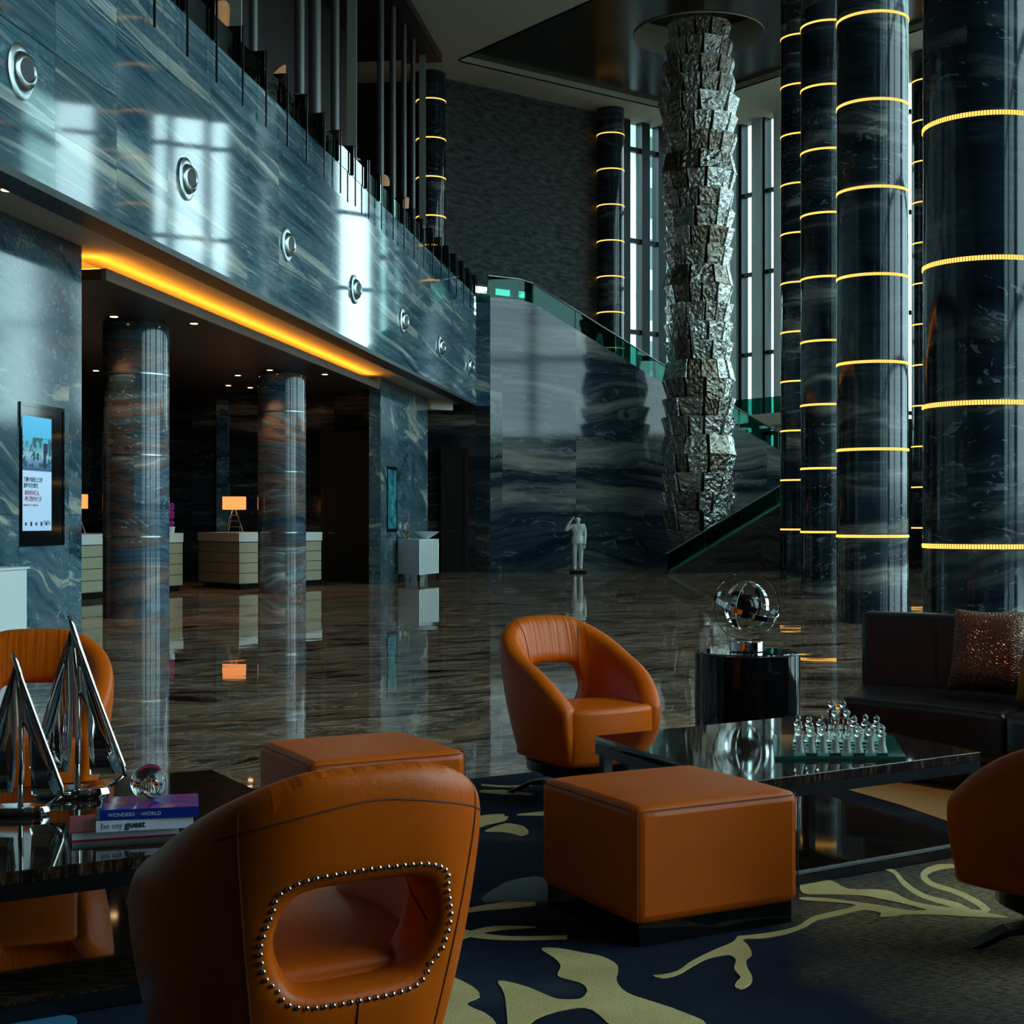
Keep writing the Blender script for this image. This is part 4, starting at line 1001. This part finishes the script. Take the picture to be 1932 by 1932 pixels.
# ------------------------------------------------------------ armchair
def armchair_mesh():
    zb_, Hb = .185, .84
    cols = [-136, -128, -118, -108, -98, -88, -75, -62, -50, -40, -31, -22, -15, -8, 0, 8, 15, 22, 31, 40, 50, 62, 75, 88, 98, 108, 118, 128, 136]
    def sg(x, p): return math.copysign(abs(x)**p, x)
    def H(th):
        a = abs(th)
        t_ = max(0, min(1, (a-6)/(136-6))); s_ = t_**1.45
        return Hb*(1-s_)+.46*s_+.03*math.sin(PI*t_)*t_
    def path(th, z):
        a = math.radians(th); h = max(0, min(1, (z-zb_)/(Hb-zb_)))
        g = math.sin(h*PI/2)**.85
        sx = sg(math.sin(a), .58); cy = sg(math.cos(a), .8)
        ty = .36 if cy > 0 else .44; by = .20 if cy > 0 else .40
        x = sx*(.235+(.335-.235)*g); y = cy*(by+(ty-by)*(h**1.05 if cy > 0 else g))
        return Vector((x*.88, y*.88))
    def nrm(th, z):
        d = path(th+2, z)-path(th-2, z); n_ = Vector((-d.y, d.x)); n_.normalize()
        return n_ if n_.dot(path(th, z)) > 0 else -n_
    zl_ = [0, .14, .27, .375, .52, .665, .80, .92]     # fractions of height between bottom and rim
    rows = []; K_ = len(zl_)
    verts = []; idx = {}
    for i, th in enumerate(cols):
        hh = H(th); 
        sec = []
        back = abs(th) < 60
        for f in zl_: 
            z = zb_+(hh-.035-zb_)*f; sec.append((.055+.006*math.sin(f*PI), z))
        sec.append((.045, hh-.018)); sec.append((.0, hh)); sec.append((-.045, hh-.018))
        for f in zl_[::-1]:
            z = zb_+(hh-.035-zb_)*f; sec.append((-.055-(.03 if f < .4 else 0), z))
        for k, (o_, z) in enumerate(sec):
            kk = k if k < K_ else (len(sec)-1-k)
            if abs(th) == 22 and kk in (3, 5): th_u = th*(.78 if kk == 3 else .84); z += .02 if kk == 3 else -.018
            elif abs(th) == 22 and kk == 4: th_u = th*1.13
            else: th_u = th
            if abs(th) <= 8 and kk == 3: z -= .014
            if abs(th) <= 8 and kk == 5: z += .006
            p = path(th_u, z)+nrm(th_u, z)*o_; idx[(i, k)] = len(verts); verts.append((p.x, p.y, z))
    S = K_*2+3; faces = []; n = len(cols)
    lo, hi = cols.index(-22), cols.index(22); ra, rb_ = 3, 5
    def isel(i, k):
        if not (lo <= i < hi): return False
        return ra <= k < rb_ or (S-1-rb_) <= k < (S-1-ra)
    for i in range(n-1):
        for k in range(S):
            k2 = (k+1) % S
            if k < S-1 and isel(i, k): continue
            faces.append((idx[(i, k)], idx[(i+1, k)], idx[(i+1, k2)], idx[(i, k2)]))
    mir = lambda k: S-1-k
    for i in range(lo, hi):       # hole lips
        faces.append((idx[(i, ra)], idx[(i+1, ra)], idx[(i+1, mir(ra))], idx[(i, mir(ra))]))
        faces.append((idx[(i+1, rb_)], idx[(i, rb_)], idx[(i, mir(rb_))], idx[(i+1, mir(rb_))]))
    for k in range(ra, rb_):
        faces.append((idx[(lo, k+1)], idx[(lo, k)], idx[(lo, mir(k))], idx[(lo, mir(k+1))]))
        faces.append((idx[(hi, k)], idx[(hi, k+1)], idx[(hi, mir(k+1))], idx[(hi, mir(k))]))
    for i, fl in ((0, False), (n-1, True)):       # arm ends, quads across
        for k in range(0, S//2):
            a, b, c2, d2 = idx[(i, k)], idx[(i, k+1)], idx[(i, mir(k+1))], idx[(i, mir(k))]
            f = [a, b, c2, d2]; f = [v for j, v in enumerate(f) if v not in f[:j]]
            faces.append(tuple(f[::-1] if not fl else f))
    return verts, faces
av, af = armchair_mesh()
chair0 = empty('lounge_armchair', (0, 0, 0))
sh = MB().add(av, af); sho = sh.build('shell', M['leather'], chair0, smooth='all', subd=2)
bm = bmesh.new(); bm.from_mesh(sho.data); bmesh.ops.recalc_face_normals(bm, faces=bm.faces[:]); bm.to_mesh(sho.data); bm.free()
# seat block between the arms
def seat_mesh():
    bm = bmesh.new(); bmesh.ops.create_cube(bm, size=1)
    bmesh.ops.subdivide_edges(bm, edges=bm.edges[:], cuts=5, use_grid_fill=True)
    for v in bm.verts:
        x, y, z = v.co*2
        fx = x*.228; fy = -.05+y*.24; fz = .322+z*.13
        if y < 0: fx *= 1-.0*abs(y)
        if z > .99: fz += .015*(1-x*x)*(1-y*y)-.02*max(0, y)
        if y < -.99: fy -= .035*(1-x*x)+.02*z*0
        v.co = Vector((fx, fy, fz))
    m = MB(); m.add([tuple(v.co) for v in bm.verts], [tuple(v.index for v in f.verts) for f in bm.faces]); bm.free(); return m
so = seat_mesh().build('seat', M['leather2'], chair0, bevel=.035); so.modifiers['bevel'].angle_limit = math.radians(60)
MB().lathe([(.20, .12), (.24, .14), (.24, .185), (0, .185)], n=32).build('swivel_plate', M['black_metal'], chair0, smooth=40)
MB().lathe([(.05, .04), (.05, .14)], n=20).build('swivel_post', M['black_metal'], chair0, smooth=40)
for k in range(4):
    a = PI/4+k*PI/2; ca, sa = math.cos(a), math.sin(a)
    m = MB()
    pr = [(.03, .075), (.12, .085), (.22, .07), (.30, .03), (.335, .013)]
    for i in range(len(pr)-1):
        (r0, z0_), (r1, z1_) = pr[i], pr[i+1]; w0 = .045-.05*r0; w1 = .045-.05*r1
        def Q(r, o_, z): return (ca*r-sa*o_, sa*r+ca*o_, z)
        m.add([Q(r0, -w0, z0_), Q(r0, w0, z0_), Q(r1, w1, z1_), Q(r1, -w1, z1_), Q(r0, -w0, z0_-.02 if i else .05), Q(r0, w0, z0_-.02 if i else .05), Q(r1, w1, max(.012, z1_-.02)), Q(r1, -w1, max(.012, z1_-.02))],
              [(0, 3, 2, 1), (4, 5, 6, 7), (0, 4, 7, 3), (1, 2, 6, 5), (0, 1, 5, 4), (3, 7, 6, 2)])
    m.build('base_leg', M['black_metal'], chair0)
# surface lookup for seams and nails
dg = bpy.context.evaluated_depsgraph_get()
ev = sho.evaluated_get(dg).to_mesh(); bvh = BVHTree.FromPolygons([v.co.copy() for v in ev.vertices], [tuple(p.vertices) for p in ev.polygons])
def cast(x, z, y0=1.0, dy=-1): 
    r = bvh.ray_cast(Vector((x, y0, z)), Vector((0, dy, 0))); return r[0], r[1]
def castr(th, z, out=True):
    a = math.radians(th); d_ = Vector((math.sin(a), math.cos(a), 0))
    r = bvh.ray_cast(d_*1.2+Vector((0, 0, z)) if out else Vector((0, 0, z)), -d_ if out else d_); return r[0], r[1]
thread = plain('seam thread', (.16, .035, .008), .6)
def seam(pts_): 
    q = [p+n_*.0005 for p, n_ in pts_ if p is not None]
    if len(q) > 2: MB().tube(q, .0022, 6).build('seam', thread, chair0)
for th in (-41, 41): seam([castr(th, z) for z in [.2+.6*i/24 for i in range(25)]])
seam([cast(0, z) for z in [.19+.2*i/10 for i in range(11)]])
seam([castr(-100+200*i/50, .775-.065*abs((-100+200*i/50)/48)**1.6) for i in range(13, 38)])
for th in (-34, 34): seam([castr(th, z, False) for z in [.50+.31*i/14 for i in range(15)]])
# nail heads round the opening on the outside of the back
nailm = MB().sphere((0, 0, 0), .0060, 10, 6); NN = 64; loop = []
for i in range(120):
    a = 2*PI*i/120; ct, st = math.cos(a), math.sin(a)
    bx = .15*math.copysign(abs(ct)**.7, ct); bz = .115*math.copysign(abs(st)**.7, st); got = None
    for q in range(60):
        f = .55+q*.02; p, n_ = cast(bx*f, .53+bz*f)
        if p is not None and n_.y > .86 and p.y > .15: got = cast(bx*(f+.09), .53+bz*(f+.09))[0]; break
    if got is not None: loop.append(got)
lp_ = [(loop[i-2]+loop[i-1]+loop[i]+loop[(i+1) % len(loop)]+loop[(i+2) % len(loop)])/5 for i in range(len(loop))]
tot = sum((lp_[(i+1) % len(lp_)]-lp_[i]).length for i in range(len(lp_))); acc = 0; nxt = 0; first = None
for i in range(len(lp_)):
    a_, b_ = lp_[i], lp_[(i+1) % len(lp_)]; L_ = (b_-a_).length
    while nxt <= acc+L_ and nxt < tot-1e-6:
        p = a_+(b_-a_)*((nxt-acc)/max(L_, 1e-9)); c_ = cast(p.x, p.z)[0]; p = c_ if c_ is not None and abs(c_.y-p.y) < .03 else p
        if first is None: first = nailm.build('nail_head', M['chrome'], chair0, smooth='all', loc=p)
        else:
            o = first.copy(); COL.objects.link(o); o.parent = chair0; o.location = p
        nxt += tot/NN
    acc += L_
sho.evaluated_get(dg).to_mesh_clear()
def place(e, px, d, face_deg, label):
    e.location = (X(px, d), d, .005); e.rotation_euler = (0, 0, math.radians(face_deg)); tag(e, label, 'armchair', 'orange leather armchairs')
trees = [chair0]+[copy_tree(chair0) for _ in range(3)]
# face_deg 0 = facing the camera; positive turns towards the right of the picture
place(trees[0], 572, 2.99, 211, 'nearest orange armchair seen from behind, with studded opening in its back')
place(trees[1], 1090, 6.75, 31, 'orange armchair facing us left of the right coffee table')
place(trees[2], 52, 5.85, 12, 'orange armchair behind the silver sailboats at the left edge')
place(trees[3], 2035, 4.35, 226, 'orange armchair cut off by the right edge of the photo')
# ------------------------------------------------------------ side table, gyroscope
d = 8.2; e = empty('side_table', (X(1410, d), d, .016), 0, 'round glossy black drum side table behind the right coffee table', 'side table')
MB().lathe([(.285, 0), (.297, .01), (.297, .53), (.290, .535), (.27, .535), (.27, .53)], n=72).build('drum', M['black_gloss'], e, smooth=40)
MB().lathe([(.27, .528), (.268, .54), (0, .54)], n=64).build('glass_top', plain('dark glass top', (.01, .02, .02), .02, spec=.8), e, smooth=40)
g = empty('armillary_sculpture', (X(1408, d), d, .016+.54), 0, 'chrome ringed armillary ornament with a black ball on the drum table', 'ornament')
MB().lathe([(.088, 0), (.095, .005), (.095, .055), (.088, .06), (0, .06)], n=48).build('base', M['chrome'], g, smooth=40)
def band_ring(R_, w_, th, Mx, n=64):
    m = MB(); vs = []; fs = []
    for k in range(n):
        a = 2*PI*k/n
        for r, z in ((R_, -w_/2), (R_, w_/2), (R_-th, w_/2), (R_-th, -w_/2)): vs.append(Mx@Vector((r*math.cos(a), r*math.sin(a), z)))
    for k in range(n):
        j = (k+1) % n
        for q in range(4): fs.append((k*4+q, j*4+q, j*4+(q+1) % 4, k*4+(q+1) % 4))
    m.add(vs, fs); return m
gc = Vector((0, 0, .255)); T = Matrix.Translation(gc)
RX, RY, RZm = (lambda a: Matrix.Rotation(a, 4, 'X')), (lambda a: Matrix.Rotation(a, 4, 'Y')), (lambda a: Matrix.Rotation(a, 4, 'Z'))
band_ring(.193, .014, .004, T@RZm(.12)@RX(PI/2)).build('outer_ring', M['chrome'], g, smooth=40)
band_ring(.188, .03, .004, T@RY(.30)@RX(.22)).build('tilted_ring', M['chrome'], g, smooth=40)
band_ring(.145, .032, .004, T@RZm(.9)@RX(PI/2+.1)).build('inner_ring', M['chrome'], g, smooth=40)
band_ring(.142, .028, .004, T@RZm(-.75)@RX(PI/2-.1)).build('inner_ring', M['chrome'], g, smooth=40)
MB().sphere(gc, .072, 32, 20).build('ball', M['black_gloss'], g, smooth='all')
MB().tube([gc+Vector((-.03, 0, .145)), gc+Vector((.02, 0, -.145))], .003, 6).build('axis', M['chrome'], g)
# ------------------------------------------------------------ sofa
def curve_pts(ps, k=10):
    out = []; n = len(ps)
    for i in range(n-1):
        p0 = ps[max(i-1, 0)]; p1_ = ps[i]; p2_ = ps[i+1]; p3 = ps[min(i+2, n-1)]
        p0, p1_, p2_, p3 = map(Vector, (p0, p1_, p2_, p3))
        for q in range(k):
            t_ = q/k; out.append(.5*((2*p1_)+(-p0+p2_)*t_+(2*p0-5*p1_+4*p2_-p3)*t_*t_+(-p0+3*p1_-3*p2_+p3)*t_**3))
    out.append(Vector(ps[-1])); return out
se_ = empty('sofa', (0, 0, .012), 0, 'curved black leather sofa at the right, in front of the widest column', 'sofa')
fr = curve_pts([(1.66, 7.28), (1.98, 6.98), (2.26, 6.62), (2.42, 6.15), (2.44, 5.6)], 8)
bk = curve_pts([(1.95, 7.98), (2.36, 7.72), (2.76, 7.30), (3.0, 6.6), (3.05, 5.7)], 8)
def blk(i0, i1, a, b, z0, z1, name, bev=.035):
    """body between curve a and curve b from sample i0 to i1"""
    m = MB(); vs = []; n = i1-i0+1
    for i in range(i0, i1+1): vs += [xyz(a[i], z0), xyz(b[i], z0), xyz(b[i], z1), xyz(a[i], z1)]
    fs = [(0, 1, 2, 3), tuple(4*(n-1)+k for k in (3, 2, 1, 0))]
    for i in range(n-1):
        for k in range(4): fs.append((4*i+k, 4*i+4+k, 4*i+4+(k+1) % 4, 4*i+(k+1) % 4))
    m.add(vs, fs); o = m.build(name, M['black_leather'], se_, bevel=bev)
    bm = bmesh.new(); bm.from_mesh(o.data); bmesh.ops.recalc_face_normals(bm, faces=bm.faces[:]); bm.to_mesh(o.data); bm.free()
    o.modifiers['bevel'].angle_limit = math.radians(50); o.modifiers['bevel'].segments = 4
    return o
bki = [b+(f-b)*.16 for f, b in zip(fr, bk)]
bo = [b+(b-f)*.02 for f, b in zip(fr, bk)]
for i0, i1 in ((0, 16), (16, 32)):
    blk(i0, i1, fr, bki, .15, .40, 'seat_cushion')
    blk(i0, i1, bki, bo, .15, .79, 'backrest')
fi = [f+(b-f)*.08 for f, b in zip(fr, bk)]
m = MB()
for i in range(0, 32, 4): m.prism([fi[i], fi[i+4], bk[i+4], bk[i]], .02, .14)
m.build('plinth', M['black'], se_)
def sl(i, z0, z1): MB().tube([xyz(bki[i]+(fr[i]-bki[i]).normalized()*.003, z0), xyz(bki[i]+(fr[i]-bki[i]).normalized()*.003, z1)], .003, 6).build('seam', M['black'], se_)
sl(7, .41, .77); sl(12, .41, .77)
# cushions
def cushion(name, c_, rx, rz, w_, h_, th, mat, label, grp):
    m = MB(); n = 14; vs = []; fs = []
    for sd in (1, -1):
        for i in range(n+1):
            for j in range(n+1):
                u_ = -1+2*i/n; v_ = -1+2*j/n
                pin = 1-.07*(1-abs(u_)**2)*(abs(v_)**3); pin2 = 1-.07*(1-abs(v_)**2)*(abs(u_)**3)
                b = (max(0, (1-u_**4)*(1-v_**4)))**.6
                vs.append((u_*w_/2*pin2, sd*(-th/2*b-.004), v_*h_/2*pin))
    o_ = (n+1)**2
    for i in range(n):
        for j in range(n):
            a = i*(n+1)+j; fs.append((a, a+n+1, a+n+2, a+1)); fs.append((o_+a, o_+a+1, o_+a+n+2, o_+a+n+1))
    bd_ = [i*(n+1) for i in range(n+1)]+[n*(n+1)+j for j in range(1, n+1)]+[i*(n+1)+n for i in range(n-1, -1, -1)]+[j for j in range(n-1, 0, -1)]
    for k in range(len(bd_)):
        a, b = bd_[k], bd_[(k+1) % len(bd_)]; fs.append((a, b, o_+b, o_+a))
    m.add(vs, fs); o = m.build(name, mat, None, smooth='all', subd=1)
    bm = bmesh.new(); bm.from_mesh(o.data); bmesh.ops.recalc_face_normals(bm, faces=bm.faces[:]); bm.to_mesh(o.data); bm.free()
    o.location = c_; o.rotation_euler = (rx, 0, rz); return tag(o, label, 'cushion', grp)
t = NT('crocodile bronze leather'); o_ = t.obj(); vo = t.n('ShaderNodeTexVoronoi', feature='DISTANCE_TO_EDGE'); mp = t.n('ShaderNodeMapping'); t.put(mp.inputs[0], o_); mp.inputs['Scale'].default_value = (75, 10, 95)
t.put(vo.inputs['Vector'], mp.outputs[0]); vo.inputs['Scale'].default_value = 1
t.base((.16, .085, .06), .22, .45); t.bump(t.math('MINIMUM', vo.outputs[0], .25), .8, .012); croc = t.m
cushion('cushion', (2.365, 7.15, .65), -.30, -.66, .40, .43, .17, croc, 'bronze crocodile textured cushion leaning on the black sofa', 'sofa cushions')
cushion('cushion', (2.565, 6.80, .62), -.25, -.98, .38, .40, .15, plain('mustard fabric', (.45, .20, .02), .8), 'mustard cushion at the right edge behind the bronze cushion', 'sofa cushions')
# ------------------------------------------------------------ chess set
bq = [Vector(p) for p in [(.985, 5.40), (1.475, 5.40), (1.57, 5.95), (1.075, 5.95)]]
cb = empty('chess_board', (bq[0].x, bq[0].y, TZ), 0, 'square glass chess board on the right coffee table', 'chess board')
MB().prism([p-bq[0] for p in bq], 0.0005, .012).build('glass_base', M['aqua_edge'], cb)
ex_, ey_ = Vector((1, 0)), unit(.095, .55)
g0 = Vector((.075, .02)); cell = .0445
fr1 = MB(); fr2 = MB()
for i in range(8):
    for j in range(8):
        p = g0+ex_*(i*cell)+ey_*(j*cell); (fr1 if (i+j) % 2 else fr2).prism([p, p+ex_*cell*.98, p+ex_*cell*.98+ey_*cell*.98, p+ey_*cell*.98], .0105, .020)
fr1.build('clear_squares', M['aqua'], cb); fr2.build('frosted_squares', plain('frosted aqua square', (.12, .38, .35), .3), cb)
def piece_prof(kind):
    b = [(.019, 0), (.0195, .008), (.016, .014), (.0165, .020)]
    if kind == 'pawn': return b+[(.0125, .026), (.0120, .060), (.016, .066), (.016, .072), (.008, .078), (.0125, .088), (.011, .096), (.005, .102), (0, .108)]
    if kind == 'knob': return b+[(.013, .028), (.0125, .064), (.0165, .070), (.0165, .078), (.007, .082), (.007, .086), (.0125, .094), (.009, .104), (.003, .108), (0, .110)]
    return b+[(.0145, .026), (.0145, .052), (.0135, .056), (.0135, .118), (.0155, .124), (.0155, .130), (.006, .134), (.013, .146), (.012, .156), (.004, .162), (.0, .168)]
def chess(kind, pos, mat, body, label, grp):
    e = empty('chess_piece', pos, 0, label, 'chess piece', grp)
    pr = piece_prof(kind); k = 6
    MB().lathe(pr[:k], n=20).build('body', body, e, smooth=50)
    MB().lathe([pr[k-1]]+pr[k:], n=20).build('head', mat, e, smooth=50)
    return e
protos = {}
for row in (0, 6):
    for i in range(8):
        tall = i in (3, 4); kind = 'king' if tall else ('pawn' if (i+row) % 2 else 'knob')
        p = bq[0]+g0+ex_*((i+.5)*cell)+ey_*((row+.5)*cell); pos = (p.x, p.y, TZ+.0205)
        body = M['frost'] if row == 0 else M['crystal']
        rn = 'front' if row == 0 else 'rear'; gp = f'{rn} row of glass chess pieces'
        if tall: lab = f'tall glass chess piece, {"left" if i == 3 else "right"} of the two tall ones in the {rn} row'
        else: lab = {0: f'glass chess piece at the left end of the {rn} row', 7: f'glass chess piece at the right end of the {rn} row', 1: f'second glass chess piece from the left in the {rn} row', 2: f'glass chess piece just left of the tall pair in the {rn} row', 5: f'glass chess piece just right of the tall pair in the {rn} row', 6: f'second glass chess piece from the right in the {rn} row'}[i]
        key = (kind, row)
        if key in protos:
            e = copy_tree(protos[key]); e.location = pos; e['label'] = lab
        else: protos[key] = chess(kind, pos, M['crystal'], body, lab, gp)
# ------------------------------------------------------------ sailboats
def sail(pts_, th, M_):       # inflated sail: outline in the boat's plane (x, z)
    n = len(pts_); c_ = (sum(p[0] for p in pts_)/n, sum(p[1] for p in pts_)/n); m = MB()
    for sd in (1, -1):
        vs = [(p[0], sd*.004, p[1]) for p in pts_]+[(c_[0]+(p[0]-c_[0])*.55, sd*th*.75, c_[1]+(p[1]-c_[1])*.55) for p in pts_]+[(c_[0], sd*th, c_[1])]
        fs = []
        for i in range(n):
            j = (i+1) % n; fs.append((i, j, n+j, n+i)); fs.append((n+i, n+j, 2*n))
        if sd > 0: fs = [f[::-1] for f in fs]
        m.add(vs, fs)
    o_ = 2*n+1
    m.f += [(i, (i+1) % n, o_+(i+1) % n, o_+i)[::-1] for i in range(n)]
    return m
def dens(pp, k=5):
    out = []
    for i in range(len(pp)):
        a, b = Vector(pp[i]), Vector(pp[(i+1) % len(pp)])
        for q in range(k): out.append(tuple(a+(b-a)*q/k))
    return out
def boat(px, py, scale, rz, label):
    d = (EYE-TZ)*F/(py-HZ); e = empty('sailboat_sculpture', (X(px, d), d, TZ), rz, label, 'sculpture', 'silver sailboat sculptures')
    S_ = scale
    MB().lathe([(.115*S_, 0), (.125*S_, .012*S_), (.118*S_, .032*S_), (.105*S_, .034*S_), (0, .022*S_)], n=40).xf(Matrix.Diagonal((1.0, .45, 1, 1))).build('base', M['chrome'], e, smooth=40)
    o = sail([(x*S_, z*S_) for x, z in dens([(-.005, .60), (.018, .50), (.012, .34), (.022, .30), (.042, .25), (.052, .07), (.145, .065), (.17, .055)])], .016*S_, None)
    # mainsail (right) and jib (left)
    R_ = dens([(.006, .555), (.035, .48), (.16, .10), (.145, .075), (.058, .075), (.046, .30), (.03, .34), (.014, .36)], 4)
    sail([(x*S_, z*S_) for x, z in R_], .020*S_, None).build('mainsail', M['chrome'], e, smooth='all')
    L_ = dens([(-.004, .56), (.004, .34), (.0, .20), (-.01, .085), (-.10, .08), (-.135, .10), (-.05, .42)], 4)
    sail([(x*S_, z*S_) for x, z in L_], .024*S_, None).build('jib', M['chrome'], e, smooth='all')
    MB().tube([(.0, 0, .56*S_), (.018*S_, 0, .36*S_), (.020*S_, 0, .2*S_), (.016*S_, 0, .02*S_)], [.006*S_, .010*S_, .010*S_, .011*S_]).build('mast', M['chrome'], e, smooth='all')
    MB().tube([(-.012*S_, 0, .60*S_), (0, 0, .565*S_), (.02*S_, 0, .50*S_), (.07*S_, 0, .36*S_), (.165*S_, 0, .10*S_), (.172*S_*.62, 0, .02*S_)][:5]+[(.17*S_, 0, .065*S_)], [.006*S_, .011*S_, .010*S_, .009*S_, .010*S_, .008*S_]).build('forestay', M['chrome'], e, smooth='all')
    MB().tube([(.168*S_, 0, .07*S_), (.112*S_, 0, .028*S_)], .007*S_).build('stay_foot', M['chrome'], e, smooth='all')
    return e
boat(136, 1504, .98, .12, 'larger polished silver sailboat sculpture on the left coffee table')
boat(30, 1537, .82, .10, 'smaller polished silver sailboat sculpture at the left edge')
# ------------------------------------------------------------ books and ball
def book(px, py, z0, th, L_, W_, rot, cover, pages, label, txt, grp='stacked books'):
    d = (EYE-z0)*F/(py-HZ); e = empty('book', (X(px, d), d, z0), rot, label, 'book', grp)
    MB().box((L_/2, W_/2, .0015), (L_, W_, .003)).build('back_cover', cover, e)
    MB().box((L_/2, W_/2, th-.0015), (L_, W_, .003)).build('front_cover', cover, e)
    if txt == 'pages': MB().box((L_/2, W_/2, th/2), (L_-.008, W_-.008, th-.006)).build('page_block', pages, e)
    else:
        MB().box((L_/2, .0015, th/2), (L_, .003, th-.0062)).build('spine', cover, e)
        MB().box((L_/2, W_/2, th/2), (L_-.01, W_-.012, th-.0062)).build('page_block', pages, e)
    return e
pg = plain('white pages', (.5, .55, .62), .7)
redc = plain('red book cover', (.45, .01, .04), .35); whc = plain('white book jacket', (.62, .68, .78), .3); blc = plain('blue book jacket', (.005, .03, .28), .25)
book(133, 1588, TZ, .026, .30, .235, math.atan2(.30, .95), redc, pg, 'thin red book with pale pages at the bottom of the stack', 'pages')
b2 = book(181, 1571, TZ+.0265, .031, .265, .21, math.atan2(.26, .96), whc, pg, 'white book titled be my guest in the middle of the stack', 'spine')
TX = lambda x, z: Matrix.Translation((x, -.0006, z))@Matrix.Rotation(PI/2, 4, 'X')
gr = plain('grey lettering', (.22, .25, .28), .6); bk_ = plain('black lettering', (.01, .01, .012), .5)
text_obj('be my', 'lettering', gr, b2, TX(.014, .009), .024); text_obj('guest', 'lettering', bk_, b2, TX(.078, .009), .026, bold=.0006)
t = NT('blue picture cover'); o_ = t.obj(); n = t.noise(o_, 9, 3); t.base(t.ramp(n, [(.35, (.004, .03, .30)), (.5, (.12, .02, .30)), (.62, (.30, .05, .20)), (.75, (.45, .30, .12))]), .15)
b3 = book(188, 1549, TZ+.058, .029, .27, .20, math.atan2(.22, .97), blc, pg, 'blue book titled wonders of the world on top of the stack', 'spine')
MB().box((.135, .10, .0293), (.262, .192, .0006)).build('cover_picture', t.m, b3)
wl = plain('pale lettering', (.7, .75, .8), .5)
text_obj('WONDERS', 'lettering', wl, b3, TX(.022, .010), .0145); text_obj('OF THE', 'lettering', plain('faint lettering', (.10, .2, .4), .5), b3, TX(.092, .012), .0065); text_obj('WORLD', 'lettering', wl, b3, TX(.113, .010), .0145)
d = 4.17; r = 34/F*d
o = MB().sphere((0, 0, 0), r, 48, 32).build('crystal_ball', M['crystal'], None, smooth='all', loc=(X(281, d), d, TZ+.0876+r)); tag(o, 'clear crystal ball resting on the stack of books', 'ball')
